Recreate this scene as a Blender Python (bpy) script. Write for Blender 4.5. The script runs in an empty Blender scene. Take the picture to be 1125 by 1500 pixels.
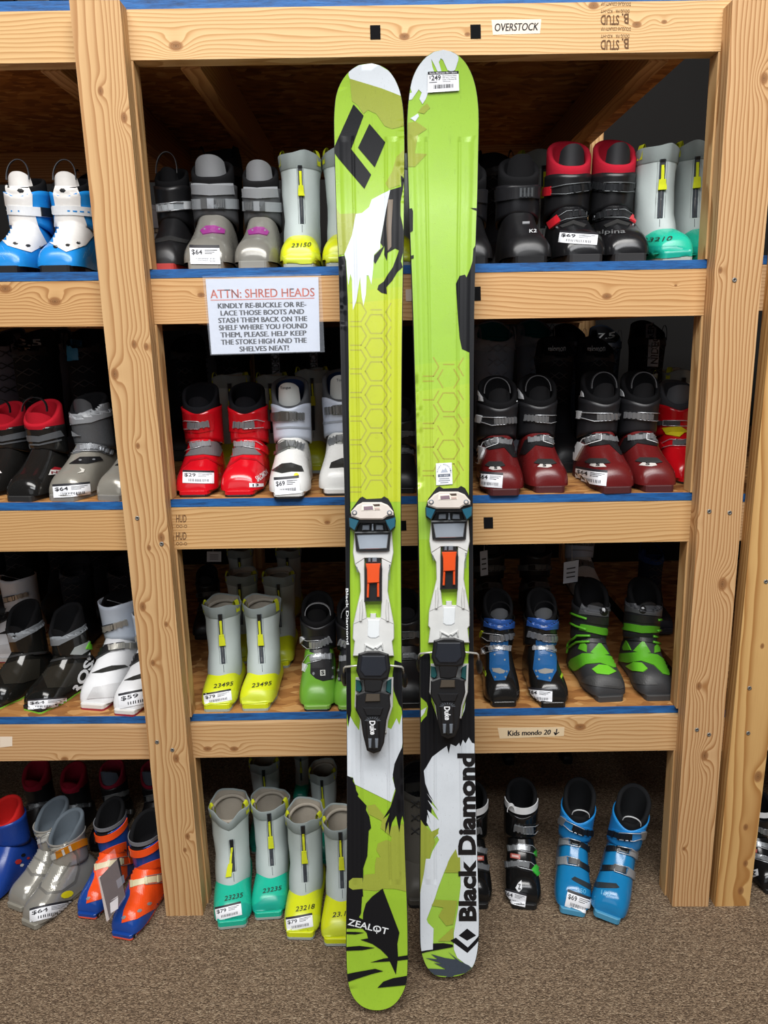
import bpy, math, random
from mathutils import Vector, Matrix
from mathutils.geometry import delaunay_2d_cdt
from mathutils.bvhtree import BVHTree
PI = math.pi
C = bpy.context.scene.collection
rnd = random.Random(7)

# ------------------------------------------------------------------ camera
W_PX, H_PX, F_PX = 1125.0, 1500.0, 1127.0
PITCH, ROLL = math.radians(13.0), math.radians(1.0)
CAM = Vector((0.0, -1.55, 1.323))
_F = Vector((0, math.cos(PITCH), -math.sin(PITCH)))
_U0 = Vector((0, math.sin(PITCH), math.cos(PITCH)))
_R0 = Vector((1, 0, 0))
_U = _U0 * math.cos(ROLL) + _R0 * math.sin(ROLL)
_R = _R0 * math.cos(ROLL) - _U0 * math.sin(ROLL)
cam_data = bpy.data.cameras.new('camera')
cam_data.sensor_fit = 'HORIZONTAL'; cam_data.sensor_width = 36.0
cam_data.lens = 36.0 * F_PX / W_PX
cam_data.clip_start = 0.02
cam = bpy.data.objects.new('camera', cam_data); C.objects.link(cam)
_m = Matrix((( _R.x, _U.x, -_F.x, CAM.x), (_R.y, _U.y, -_F.y, CAM.y), (_R.z, _U.z, -_F.z, CAM.z), (0, 0, 0, 1)))
cam.matrix_world = _m
bpy.context.scene.camera = cam

def ray(px, py):
    return (_F + _R * ((px - W_PX / 2) / F_PX) - _U * ((py - H_PX / 2) / F_PX))
def at_y(px, py, Y):            # the point a photo pixel shows on the upright plane y = Y
    d = ray(px, py); return CAM + d * ((Y - CAM.y) / d.y)
def at_z(px, py, Z):            # ... on the level plane z = Z
    d = ray(px, py); return CAM + d * ((Z - CAM.z) / d.z)

# ------------------------------------------------------------------ materials
def lin(c):
    if isinstance(c, str):
        c = tuple(int(c[i:i + 2], 16) / 255 for i in (0, 2, 4))
    return tuple((v / 12.92 if v <= 0.04045 else ((v + 0.055) / 1.055) ** 2.4) for v in c) + (1.0,)

class NT:
    def __init__(s, name):
        s.m = bpy.data.materials.new(name); s.m.use_nodes = True
        s.t = s.m.node_tree; s.bsdf = s.t.nodes['Principled BSDF']
    def n(s, typ, **kw):
        o = s.t.nodes.new(typ)
        for k, v in kw.items(): setattr(o, k, v)
        return o
    def l(s, a, b): s.t.links.new(a, b)
    def inp(s, sock, v):
        if hasattr(v, 'node'): s.l(v, sock)
        elif v is not None: sock.default_value = v
    def math(s, op, a, b=None, c=None, clamp=False):
        o = s.n('ShaderNodeMath', operation=op); o.use_clamp = clamp
        s.inp(o.inputs[0], a)
        if b is not None: s.inp(o.inputs[1], b)
        if c is not None: s.inp(o.inputs[2], c)
        return o.outputs[0]
    def noise(s, vec, scale=5, detail=2, rough=0.5):
        o = s.n('ShaderNodeTexNoise'); o.inputs['Scale'].default_value = scale
        o.inputs['Detail'].default_value = detail; o.inputs['Roughness'].default_value = rough
        if vec is not None: s.l(vec, o.inputs['Vector'])
        return o.outputs[0]
    def ramp(s, fac, stops, interp='LINEAR'):
        o = s.n('ShaderNodeValToRGB'); o.color_ramp.interpolation = interp
        e = o.color_ramp.elements
        while len(e) < len(stops): e.new(0.5)
        for q, (p, c) in zip(e, stops): q.position = p; q.color = c
        s.l(fac, o.inputs[0]); return o.outputs[0]
    def mix(s, fac, a, b, blend='MIX'):
        o = s.n('ShaderNodeMix', data_type='RGBA', blend_type=blend)
        s.inp(o.inputs[0], fac); s.inp(o.inputs[6], a); s.inp(o.inputs[7], b)
        return o.outputs[2]
    def coord(s, kind='Object'):
        return s.n('ShaderNodeTexCoord').outputs[kind]
    def mapping(s, vec, scale=(1, 1, 1), loc=(0, 0, 0)):
        o = s.n('ShaderNodeMapping'); s.l(vec, o.inputs[0])
        o.inputs['Scale'].default_value = scale; o.inputs['Location'].default_value = loc
        return o.outputs[0]
    def bump(s, h, strength=0.2, dist=0.001):
        o = s.n('ShaderNodeBump'); o.inputs['Strength'].default_value = strength
        o.inputs['Distance'].default_value = dist; s.l(h, o.inputs['Height'])
        s.l(o.outputs[0], s.bsdf.inputs['Normal'])
    def set(s, **kw):
        for k, v in kw.items(): s.inp(s.bsdf.inputs[k.replace('_', ' ')], v)

_cache = {}
def plastic(col, rough=0.3, wear=0.25, metal=0.0, scale=18, coat=0.0, kind='plastic'):
    key = (kind, col, rough, wear, metal)
    if key in _cache: return _cache[key]
    t = NT(kind + '_' + str(col)); co = t.coord()
    c = lin(col); dk = tuple(v * 0.72 for v in c[:3]) + (1,); lt = tuple(min(1, v * 1.06 + 0.012) for v in c[:3]) + (1,)
    n1 = t.noise(co, scale, 4, 0.6); n2 = t.noise(co, scale * 14, 3, 0.65)
    base = t.mix(t.math('MULTIPLY', t.ramp(n1, [(0.38, (0, 0, 0, 1)), (0.72, (1, 1, 1, 1))]), wear), c, dk)
    base = t.mix(t.math('MULTIPLY', t.ramp(n2, [(0.60, (0, 0, 0, 1)), (0.72, (1, 1, 1, 1))]), wear), base, lt)
    t.set(Base_Color=base, Metallic=metal, Coat_Weight=coat,
          Roughness=t.math('MULTIPLY_ADD', n1, 0.22, rough - 0.09, True))
    t.bump(n2, 0.06, 0.0006)
    _cache[key] = t.m; return t.m
def metal(col='b9bcc0', rough=0.28): return plastic(col, rough, 0.3, 0.5, kind='metal')
def fabric(col, scale=500, rough=0.9, wear=0.4):
    key = ('fabric', col, scale)
    if key in _cache: return _cache[key]
    t = NT('fabric_' + col); co = t.coord(); c = lin(col)
    dk = tuple(v * 0.62 for v in c[:3]) + (1,)
    n1 = t.noise(co, 14, 3); n2 = t.noise(co, scale, 2)
    f = t.math('ADD', t.math('MULTIPLY', n1, 0.6), t.math('MULTIPLY', n2, 0.4))
    t.set(Base_Color=t.mix(t.math('MULTIPLY', t.ramp(f, [(0.35, (0, 0, 0, 1)), (0.7, (1, 1, 1, 1))]), wear), c, dk),
          Roughness=rough, Specular_IOR_Level=0.15)
    t.bump(n2, 0.35, 0.0008)
    _cache[key] = t.m; return t.m
def paper(col='f0f1f4', rough=0.55):
    key = ('paper', col)
    if key in _cache: return _cache[key]
    t = NT('paper_' + col); n = t.noise(t.coord(), 60, 3); c = lin(col)
    t.set(Base_Color=t.mix(t.math('MULTIPLY', n, 0.12), c, tuple(v * .7 for v in c[:3]) + (1,)), Roughness=rough)
    _cache[key] = t.m; return t.m
def clear_film(tint='ffffff', alpha=0.16):
    key = ('film', tint, alpha)
    if key in _cache: return _cache[key]
    t = NT('clear_film'); co = t.coord()
    t.set(Base_Color=lin(tint), Roughness=0.12, Alpha=alpha)
    t.bump(t.noise(co, 70, 3, 0.7), 0.55, 0.002)
    _cache[key] = t.m; return t.m

def wood(name, axis, seed, knots=(), light='dfc096', dark='be9566', spacing=0.0075, pith=(0.03, 0.075), tilt=0.012, rough=0.62):
    """Softwood lumber: growth rings round a tilted pith line; knots are (along, across, radius) in metres."""
    r = random.Random(seed); t = NT(name); sep = t.n('ShaderNodeSeparateXYZ'); t.l(t.coord(), sep.inputs[0])
    X, Y, Z = sep.outputs
    A, B, Cc = {'x': (X, Z, Y), 'z': (Z, X, Y), 'y': (Y, Z, X)}[axis]
    comb = t.n('ShaderNodeCombineXYZ')
    t.l(t.math('MULTIPLY', A, 1.6), comb.inputs[0]); t.l(t.math('MULTIPLY', B, 9.0), comb.inputs[1]); t.l(t.math('MULTIPLY_ADD', Cc, 9.0, seed * 3.7), comb.inputs[2])
    wob = t.math('MULTIPLY', t.math('SUBTRACT', t.noise(comb.outputs[0], 1.0, 3, 0.55), 0.5), 0.055)
    Bk = B; kmask = None
    for (ka, kb, kr) in knots:
        da = t.math('DIVIDE', t.math('ADD', t.math('SUBTRACT', A, ka), t.math('MULTIPLY', wob, .12)), kr * 1.25)
        db = t.math('DIVIDE', t.math('ADD', t.math('SUBTRACT', B, kb), t.math('MULTIPLY', wob, .10)), kr * .8)
        d2 = t.math('ADD', t.math('MULTIPLY', da, da), t.math('MULTIPLY', db, db))
        ex = t.math('EXPONENT', t.math('MULTIPLY', d2, -0.22))
        Bk = t.math('ADD', Bk, t.math('MULTIPLY', ex, kr * 1.9))
        m = t.math('SUBTRACT', 1.15, t.math('SQRT', d2), None, True)
        kmask = m if kmask is None else t.math('MAXIMUM', kmask, m)
    bc, cc = pith
    b2 = t.math('ADD', t.math('ADD', t.math('SUBTRACT', Bk, bc), t.math('MULTIPLY', A, tilt)), wob)
    c2 = t.math('ADD', t.math('SUBTRACT', Cc, cc), t.math('MULTIPLY', A, tilt * 0.7))
    rad = t.math('SQRT', t.math('ADD', t.math('MULTIPLY', b2, b2), t.math('MULTIPLY', c2, c2)))
    ring = t.math('FRACT', t.math('DIVIDE', rad, spacing))
    L, D = lin(light), lin(dark); mid = tuple(a * .72 + b * .28 for a, b in zip(L, D))
    col = t.ramp(ring, [(0.0, L), (0.5, mid), (0.84, D), (0.93, D), (1.0, L)])
    cf = t.n('ShaderNodeCombineXYZ')
    t.l(t.math('MULTIPLY', A, 12), cf.inputs[0]); t.l(t.math('MULTIPLY', B, 420), cf.inputs[1]); t.l(t.math('MULTIPLY', Cc, 420), cf.inputs[2])
    fib = t.noise(cf.outputs[0], 1.0, 3, 0.6)
    col = t.mix(t.math('MULTIPLY', fib, 0.38), col, D)
    big = t.noise(t.coord(), 2.3 + r.random(), 2)
    col = t.mix(t.math('MULTIPLY', big, 0.26), col, lin('b58a5c'))
    if kmask is not None:
        kr_ = t.math('SINE', t.math('MULTIPLY', kmask, 26.0))
        kcol = t.mix(t.math('ADD', t.math('MULTIPLY_ADD', kr_, 0.18, 0.2, True), t.math('MULTIPLY', kmask, .5), None, True), lin('b07a4a'), lin('4f2d18'))
        col = t.mix(t.ramp(kmask, [(0.12, (0, 0, 0, 1)), (0.42, (.85, .85, .85, 1))]), col, kcol)
    t.set(Base_Color=col, Roughness=rough, Specular_IOR_Level=0.25)
    t.bump(t.math('ADD', fib, t.math('MULTIPLY', ring, 0.4)), 0.12, 0.0008)
    return t.m

def osb_mat():
    t = NT('strand_board'); co = t.coord()
    v = t.n('ShaderNodeTexVoronoi'); v.inputs['Scale'].default_value = 1.0
    d = t.n('ShaderNodeVectorMath', operation='ADD')
    nz = t.n('ShaderNodeTexNoise'); nz.inputs['Scale'].default_value = 9.0; t.l(co, nz.inputs['Vector'])
    sc = t.n('ShaderNodeVectorMath', operation='SCALE'); t.l(nz.outputs['Color'], sc.inputs[0]); sc.inputs['Scale'].default_value = 0.06
    t.l(co, d.inputs[0]); t.l(sc.outputs[0], d.inputs[1])
    mp = t.mapping(d.outputs[0], (28, 62, 40)); t.l(mp, v.inputs['Vector'])
    col = t.ramp(v.outputs['Color'], [(0.1, lin('7a4c26')), (0.4, lin('a8733e')), (0.65, lin('c18c50')), (0.9, lin('dcae72'))])
    col = t.mix(t.math('MULTIPLY', t.noise(t.mapping(co, (60, 400, 60)), 1, 3), 0.5), col, lin('8a5a30'))
    t.set(Base_Color=col, Roughness=0.6); t.bump(v.outputs['Distance'], 0.3, 0.002)
    return t.m

def blue_mat():
    t = NT('blue_paint'); co = t.coord()
    n = t.noise(t.mapping(co, (20, 60, 160)), 1, 4, 0.7)
    t.set(Base_Color=t.ramp(n, [(0.25, lin('0a2f57')), (0.5, lin('0f5596')), (0.78, lin('1b6cb2'))]), Roughness=0.6)
    t.bump(n, 0.4, 0.002); return t.m

def carpet_mat():
    t = NT('carpet_loop'); co = t.coord()
    v = t.n('ShaderNodeTexVoronoi'); v.inputs['Scale'].default_value = 260; t.l(t.mapping(co, (1.0, 1.5, 1)), v.inputs['Vector'])
    n = t.noise(co, 420, 3, 0.7); n2 = t.noise(co, 2.5, 3)
    row = t.noise(t.mapping(co, (6, 90, 1)), 1, 2)
    f = t.math('ADD', t.math('MULTIPLY', v.outputs['Color'], 0.55), t.math('MULTIPLY', n, 0.45))
    col = t.ramp(f, [(0.2, lin('54453a')), (0.45, lin('907a64')), (0.62, lin('b49b80')), (0.85, lin('e6d2b4'))])
    col = t.mix(t.math('MULTIPLY', n2, 0.2), col, lin('6a5b4b'))
    col = t.mix(t.math('MULTIPLY', row, 0.2), col, lin('544839'))
    t.set(Base_Color=col, Roughness=0.95, Specular_IOR_Level=0.1)
    t.bump(t.math('SUBTRACT', t.math('ADD', n, row), v.outputs['Distance']), 0.9, 0.006)
    return t.m

# ------------------------------------------------------------------ mesh builder
class MB:
    def __init__(s): s.v = []; s.f = []; s.m = []; s.sm = []; s.mats = []; s.uv = None
    def mi(s, mat):
        if mat not in s.mats: s.mats.append(mat)
        return s.mats.index(mat)
    def add(s, vs, fs, mat, smooth=False):
        b = len(s.v); s.v += [tuple(p) for p in vs]; k = s.mi(mat)
        for f in fs: s.f.append(tuple(b + i for i in f)); s.m.append(k); s.sm.append(smooth)
    def grid(s, rows, mat, closed=False, smooth=True, cap0=False, cap1=False, flip=False):
        nr, nc = len(rows), len(rows[0]); vs = [p for r in rows for p in r]; fs = []
        for i in range(nr - 1):
            for j in range(nc if closed else nc - 1):
                a, b = i * nc + j, i * nc + (j + 1) % nc
                q = (a, b, b + nc, a + nc); fs.append(q[::-1] if flip else q)
        if cap0: q = tuple(range(nc)); fs.append(q if flip else q[::-1])
        if cap1: q = tuple((nr - 1) * nc + j for j in range(nc)); fs.append(q[::-1] if flip else q)
        s.add(vs, fs, mat, smooth)
    def hexa(s, p, mat):            # 8 corners: front TL TR BR BL, back TL TR BR BL
        s.add(p, [(3, 2, 1, 0), (4, 5, 6, 7), (0, 1, 5, 4), (2, 3, 7, 6), (1, 2, 6, 5), (3, 0, 4, 7)], mat)
    def box(s, x0, x1, y0, y1, z0, z1, mat):
        s.hexa([(x0, y0, z1), (x1, y0, z1), (x1, y0, z0), (x0, y0, z0), (x0, y1, z1), (x1, y1, z1), (x1, y1, z0), (x0, y1, z0)], mat)
    def tube(s, pts, r, mat, seg=8, closed=False):
        pts = [Vector(p) for p in pts]; n = len(pts); rows = []; up = None
        for i, p in enumerate(pts):
            a = pts[i - 1] if (i or closed) else p; b = pts[(i + 1) % n] if (i < n - 1 or closed) else p
            t = (b - a); t = t.normalized() if t.length > 1e-9 else Vector((0, 0, 1))
            if up is None:
                up = Vector((0, 0, 1)) if abs(t.z) < .9 else Vector((1, 0, 0))
            u = (up - t * up.dot(t)); u = u.normalized() if u.length > 1e-6 else t.orthogonal().normalized()
            up = u; w = t.cross(u)
            rr = r[i] if isinstance(r, (list, tuple)) else r
            rows.append([p + (u * math.cos(k * 2 * PI / seg) + w * math.sin(k * 2 * PI / seg)) * rr for k in range(seg)])
        if closed: rows.append(rows[0]); s.grid(rows, mat, True)
        else: s.grid(rows, mat, True, cap0=True, cap1=True)
    def build(s, name, parent=None, loc=None):
        me = bpy.data.meshes.new(name); me.from_pydata(s.v, [], s.f)
        for m in s.mats: me.materials.append(m)
        me.polygons.foreach_set('material_index', s.m); me.polygons.foreach_set('use_smooth', s.sm)
        if s.uv:
            lay = me.uv_layers.new(name='map')
            for lp in me.loops: lay.data[lp.index].uv = s.uv[lp.vertex_index]
        me.update()
        o = bpy.data.objects.new(name, me); C.objects.link(o)
        if parent is not None: o.parent = parent
        return o

def tag(o, label=None, cat=None, group=None, kind=None):
    if label: o['label'] = label
    if cat: o['category'] = cat
    if group: o['group'] = group
    if kind: o['kind'] = kind
    return o
def empty(name, loc=(0, 0, 0), label=None, cat=None, group=None):
    o = bpy.data.objects.new(name, None); C.objects.link(o); o.location = loc; o.empty_display_size = 0.05
    return tag(o, label, cat, group)

# ------------------------------------------------------------------ lettering
_txt = {}
def text_mesh(s, bold=0.0, shear=0.0, space=1.0):
    """Flat triangles of a line of lettering: cap height 1, starting at x = 0."""
    key = (s, bold, shear, space)
    if key in _txt: return _txt[key]
    cu = bpy.data.curves.new('t', 'FONT'); cu.body = s; cu.offset = bold; cu.shear = shear; cu.space_character = space
    cu.resolution_u = 3
    ob = bpy.data.objects.new('t', cu); me = bpy.data.meshes.new_from_object(ob)
    vs = [(v.co.x, v.co.y) for v in me.vertices]; fs = [tuple(p.vertices) for p in me.polygons]
    bpy.data.objects.remove(ob); bpy.data.curves.remove(cu); bpy.data.meshes.remove(me)
    if not vs: return ([], [], 1.0)
    x0 = min(v[0] for v in vs); x1 = max(v[0] for v in vs); k = 0.70
    vs = [((v[0] - x0) / k, v[1] / k) for v in vs]
    _txt[key] = (vs, fs, (x1 - x0) / k); return _txt[key]
def put_text(mb, s, fn, x0, y0, h, mat, width=None, bold=0.0, shear=0.0, center=False, twice=0.0):
    """fn maps (x, y) in the lettering's own plane to a point."""
    vs, fs, w = text_mesh(s, bold, shear)
    kx = (width / w) if width else h
    if center: x0 = x0 - w * kx / 2
    mb.add([fn(x0 + a * kx, y0 + b * h) for a, b in vs], fs, mat)
    if twice: mb.add([fn(x0 + a * kx + twice, y0 + b * h) for a, b in vs], fs, mat)

def inside(pt, poly):
    x, y = pt; c = False; j = len(poly) - 1
    for i in range(len(poly)):
        xi, yi = poly[i]; xj, yj = poly[j]
        if (yi > y) != (yj > y) and x < (xj - xi) * (y - yi) / (yj - yi) + xi: c = not c
        j = i
    return c
def fill(poly, gx, gy, ox=0.0, oy=0.0):
    """Triangulate a polygon with interior points on a gx, gy grid."""
    pts = []
    n = len(poly)
    for i in range(n):
        a, b = poly[i], poly[(i + 1) % n]
        k = max(1, int(math.ceil(max(abs(b[0] - a[0]) / gx, abs(b[1] - a[1]) / gy))))
        for q in range(k): pts.append((a[0] + (b[0] - a[0]) * q / k, a[1] + (b[1] - a[1]) * q / k))
    nb = len(pts); edge = [(i, (i + 1) % nb) for i in range(nb)]
    x0, x1 = min(p[0] for p in poly), max(p[0] for p in poly); y0, y1 = min(p[1] for p in poly), max(p[1] for p in poly)
    ix = [ox + gx * i for i in range(int((x0 - ox) // gx), int((x1 - ox) // gx) + 2)]
    iy = [oy + gy * i for i in range(int((y0 - oy) // gy), int((y1 - oy) // gy) + 2)]
    for x in ix:
        for y in iy:
            if x0 < x < x1 and y0 < y < y1 and inside((x, y), poly): pts.append((x, y))
    V, E, F, ov, oe, of = delaunay_2d_cdt([Vector(p) for p in pts], edge, [], 1, 1e-7)
    cnt = {}
    for f in F:
        for i in range(len(f)):
            e = (f[i], f[(i + 1) % len(f)]); k = tuple(sorted(e)); cnt.setdefault(k, []).append(e)
    bd = [v[0] for v in cnt.values() if len(v) == 1]
    return [(v.x, v.y) for v in V], [tuple(f) for f in F], bd
# ------------------------------------------------------------------ setting
M_BLACK = plastic('141416', 0.45, 0.3)
INK = plastic('1a1614', 0.7, 0.2, kind='ink')
mb = MB(); mb.add([(-4, -4.5, 0), (4, -4.5, 0), (4, 2.2, 0), (-4, 2.2, 0)], [(0, 1, 2, 3)], carpet_mat())
tag(mb.build('floor'), kind='structure')
_w = NT('back_shade'); _w.set(Base_Color=_w.ramp(_w.noise(_w.coord(), 3, 3), [(0.3, lin('070504')), (0.7, lin('0d0a08'))]), Roughness=0.9)  # near-black colour stands in for the shade in the aisle behind the rack
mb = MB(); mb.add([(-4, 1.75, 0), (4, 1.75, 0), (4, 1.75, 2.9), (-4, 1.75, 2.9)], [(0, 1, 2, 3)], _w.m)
tag(mb.build('dark_backdrop'), kind='structure')

# ------------------------------------------------------------------ lumber racks
OSB, BLUE = osb_mat(), blue_mat()
rack = empty('shoe_rack', (0, 0, 0), 'long open rack of raw lumber posts and beams with blue-edged shelves full of boots', 'rack')
rackb = empty('shoe_rack', (0.72, 0, 0), 'neighbouring lumber rack at the right edge, its single pale post beside the other rack', 'rack')
bpy.context.view_layer.update()
YB = 0.038       # front plane of the beams; the posts stand in front of it
def lerp(a, b, t): return a + (b - a) * t
def ext(p, q, x):  # point on the pixel line p-q at photo column x
    return (x, p[1] + (q[1] - p[1]) * (x - p[0]) / (q[0] - p[0]))
def quad_plank(name, px4, Y, depth, mat, parent, extra=None):
    f = [at_y(x, y, Y) for x, y in px4]
    mb = MB(); mb.hexa(f + [p + Vector((0, depth, 0)) for p in f], mat)
    if extra: extra(mb)
    o = mb.build(name, parent)
    if parent is rackb: o.matrix_parent_inverse = Matrix.Translation((-0.72, 0, 0))
    return o, f
def kn(px, py, Y, axis, r):
    p = at_y(px, py, Y); return ((p.z, p.x, r) if axis == 'z' else (p.x, p.z, r))

def post(px4, seed, knots, parent, screws, **kw):
    m = wood('post_lumber', 'z', seed, [kn(x, y, 0, 'z', r) for x, y, r in knots], **kw)
    o, f = quad_plank('post', px4, 0.0, 0.0375, m, parent)
    for (x, y) in screws:
        p = at_y(x, y, -0.0006); s = MB()
        ms = metal('8c8a85', 0.35)
        ring = lambda r, dy: [p + Vector((r * math.cos(a * PI / 6), dy, r * math.sin(a * PI / 6))) for a in range(12)]
        s.grid([ring(0.0046, 0.0008), ring(0.0044, -0.0008), ring(0.0022, -0.0006), ring(0.0017, 0.0003), ring(0.0003, 0.0003)], ms, True)
        s.add(ring(0.0018, -0.0001), [tuple(range(11, -1, -1))], INK)
        q = s.build('screw', o)
    return o, f
post([(101, 0), (175, 0), (298, 1345), (244, 1345)], 3, [(147, 134, .0075), (182, 172, .009), (196, 505, .008), (214, 508, .007), (168, 548, .011), (202, 653, .006),
     (236, 788, .010), (218, 803, .006), (209, 889, .010), (243, 915, .006), (224, 971, .007), (258, 1111, .010), (275, 1225, .008), (271, 1245, .006)], rack,
     [(201, 759), (236.7, 796.7), (230, 1087), (252.4, 1098.6)], light='d9b584', dark='a87b4e', pith=(-0.56, 0.10), tilt=0.004, spacing=0.0062)
post([(1073, 0), (1150, 0), (1037.4, 1328), (984.6, 1328)], 5, [(1119, 115, .010), (1055, 396, .006), (1058, 856, .014), (1024, 1005, .009), (1032, 1107, .012), (1002, 1243, .005), (1018, 767, .006)], rack,
     [(1076, 410), (1039, 749), (1069, 751), (1021, 1069), (1038.6, 1076)], light='dcb687', dark='a07043', pith=(0.60, 0.062), tilt=0.006, spacing=0.007)
post([(1174, 0), (1252, 0), (1097, 1331), (1047, 1331)], 8, [(1110, 1138, .013), (1092, 1212, .008), (1085, 1305, .010), (1092, 1265, .008), (1116, 947, .006)], rackb,
     [(1098, 1008), (1096, 1074), (1122, 852)], light='dfb778', dark='a8763e', pith=(0.82, 0.075), tilt=0.012, spacing=0.0085)
# far left end post, outside the photo's edge
pl = at_y(101, 0, 0).x
mb = MB(); mb.box(-1.52, -1.431, 0, 0.0375, 0, 2.1, wood('post_lumber', 'z', 12, (), pith=(-1.47, 0.1))); mb.build('post', rack)
mb = MB(); mb.box(1.70, 1.789, 0, 0.0375, 0, 2.1, wood('post_lumber', 'z', 13, (), pith=(1.74, 0.1)))
o = mb.build('post', rackb); o.matrix_parent_inverse = Matrix.Translation((-0.72, 0, 0))

PLX, PRX = 215, 1075      # a column behind each post, where the beams meet
def beam(tl, tr, bl, br, x0, x1, seed, knots=(), parent=rack, extra=None, **kw):
    m = wood('beam_lumber', 'x', seed, [kn(x, y, YB, 'x', r) for x, y, r in knots], **kw)
    return quad_plank('beam', [ext(tl, tr, x0), ext(tl, tr, x1), ext(bl, br, x1), ext(bl, br, x0)], YB, 0.038, m, parent, extra)

def stamp_fn(ox, oy, sx, sy, rot=0):      # lettering on a beam's face, laid out by photo column and row
    c, s = math.cos(rot), math.sin(rot)
    def fn(a, b):
        x = ox + (a * c - b * s) * sx; y = oy - (a * s + b * c) * sy
        return at_y(x, y, YB - 0.0005)
    return fn
STAMP = plastic('6b4a2c', 0.8, 0.5, kind='ink')
def stamps_top(mb):
    for dy in (0, 36.5):
        f = stamp_fn(922, 0, 1, 1, PI)      # stamped upside down
        def at_(x, y, h, s, w, b=0.0): put_text(mb, s, stamp_fn(x, y, 1, 1, PI - 0.01), 0, 0, h, STAMP, width=w, bold=b)
        at_(907, 22.5 + dy, 14, 'STUD', 27, .02); at_(921, 20 + dy, 15, 'B.', 10, .02)
        at_(924, 3.5 + dy, 5, 'DOUGLAS COUNTY F.P.', 44); at_(897, 14.3 + dy, 4.6, 'KD-HT', 17); at_(922, 14 + dy, 4.6, 'DOUG FIR', 20)
def stamps_mid(mb):
    for y in (760, 785.5):
        put_text(mb, 'HUD', stamp_fn(258, y + 5, 1, 1), 0, 0, 11, STAMP, width=15, bold=.01)
        put_text(mb, 'OO-O', stamp_fn(258, y + 13, 1, 1), 0, 0, 4.5, STAMP, width=16)

# centre bay
b1 = beam((181.7, 13.9), (1063, 0), (188, 88.5), (1058.7, 75), 146, 1100, 21, [(258, 67, .012), (593, 53, .009), (685, 50, .005), (870, 8, .009), (933, 36, .008), (973, 32, .005)], extra=stamps_top, light='e9c795', dark='bf935f', pith=(0.0, 0.12), tilt=0.02)
b2 = beam((220, 408.5), (1036.5, 393.7), (226, 475), (1030, 462), 180, 1070, 22, [(295, 432, .007), (889, 434, .009), (990, 418, .003)], light='e0b783', dark='b38351', pith=(0.2, 0.10), tilt=0.015)
b3 = beam((251.5, 744), (1012, 734), (257, 804.7), (1008, 793), 215, 1045, 23, [(480, 765, .006)], extra=stamps_mid, light='dcb682', dark='b28653', pith=(0.1, 0.13), tilt=-0.02)
b4 = beam((279.5, 1061.5), (990, 1049), (283.5, 1110), (988, 1099), 245, 1015, 24, [(304, 1097, .009), (343, 1097, .009), (850, 1065, .012)], light='dab686', dark='b08556', pith=(0.3, 0.11), tilt=0.02)
# left bay
l1 = beam((0, 17), (101, 15.5), (0, 93), (110, 91), -623, 146, 31, light='e3bf8a', dark='b98d59', pith=(-0.7, 0.12))
l2 = beam((0, 413), (145, 411.5), (0, 479), (150, 478), -543, 180, 32, [(81, 441, .012), (8, 423, .012)], light='d9b07b', dark='a57647', pith=(-0.6, 0.09), tilt=0.03)
l3 = beam((0, 749), (184, 747.5), (0, 808), (188, 806), -469, 215, 33, light='d7af7a', dark='ad8150', pith=(-0.8, 0.10))
l4 = beam((0, 1066), (215, 1064.5), (0, 1115), (219, 1112), -402, 245, 34, [(95, 1112, .008)], light='d8b284', dark='ae8255', pith=(-0.8, 0.13))
# neighbouring rack, to the right of the gap
for (tl, tr, bl, br, x0) in (((1110, 388), (1200, 386), (1110, 455), (1200, 453), 1098), ((1085, 736), (1200, 734), (1083, 792), (1200, 790), 1073), ((1050, 1052), (1200, 1050), (1050, 1100), (1200, 1098), 1046)):
    beam(tl, tr, bl, br, x0, 1700, 40 + x0, parent=rackb)
    zt = at_y(tl[0], tl[1], YB).z; xl = at_y(x0, tl[1], YB).x + 0.004
    mb = MB(); mb.box(xl, 1.75, 0.042, 1.2, zt + 0.001, zt + 0.018, OSB); mb.box(xl, 1.75, 0.0405, 0.0435, zt + 0.001, zt + 0.018, BLUE)
    o = mb.build('shelf_board', rackb); o.matrix_parent_inverse = Matrix.Translation((-0.72, 0, 0))

# shelf boards: strand board with a blue painted front edge, running 1.2 m back
SH = {}
def shelf(key, f, setback=0.003):
    TL, TR = f[0], f[1]; mb = MB(); th = 0.0165; up = Vector((0, 0, 0.0012)); y0 = YB + setback
    a, b = Vector((TL.x, y0, TL.z)) + up, Vector((TR.x, y0, TR.z)) + up; T = Vector((0, 0, th)); D = Vector((0, 1.19, 0)); e = Vector((0, 0.003, 0))
    mb.hexa([a + T + e, b + T + e, b + e, a + e, a + T + D, b + T + D, b + D, a + D], OSB)
    mb.hexa([a + T, b + T, b, a, a + T + e, b + T + e, b + e, a + e], BLUE)
    mb.build('shelf_board', rack)
    SH[key] = (a.x, a.z + th, b.x, b.z + th)
for k, q in (('c1', b1), ('c2', b2), ('c3', b3), ('c4', b4), ('l1', l1), ('l2', l2), ('l3', l3), ('l4', l4)):
    shelf(k, q[1], 0.014 if k.endswith('4') else 0.003)
def shelf_z(key, x):
    x0, z0, x1, z1 = SH[key]; return z0 + (z1 - z0) * (x - x0) / (x1 - x0)

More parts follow.
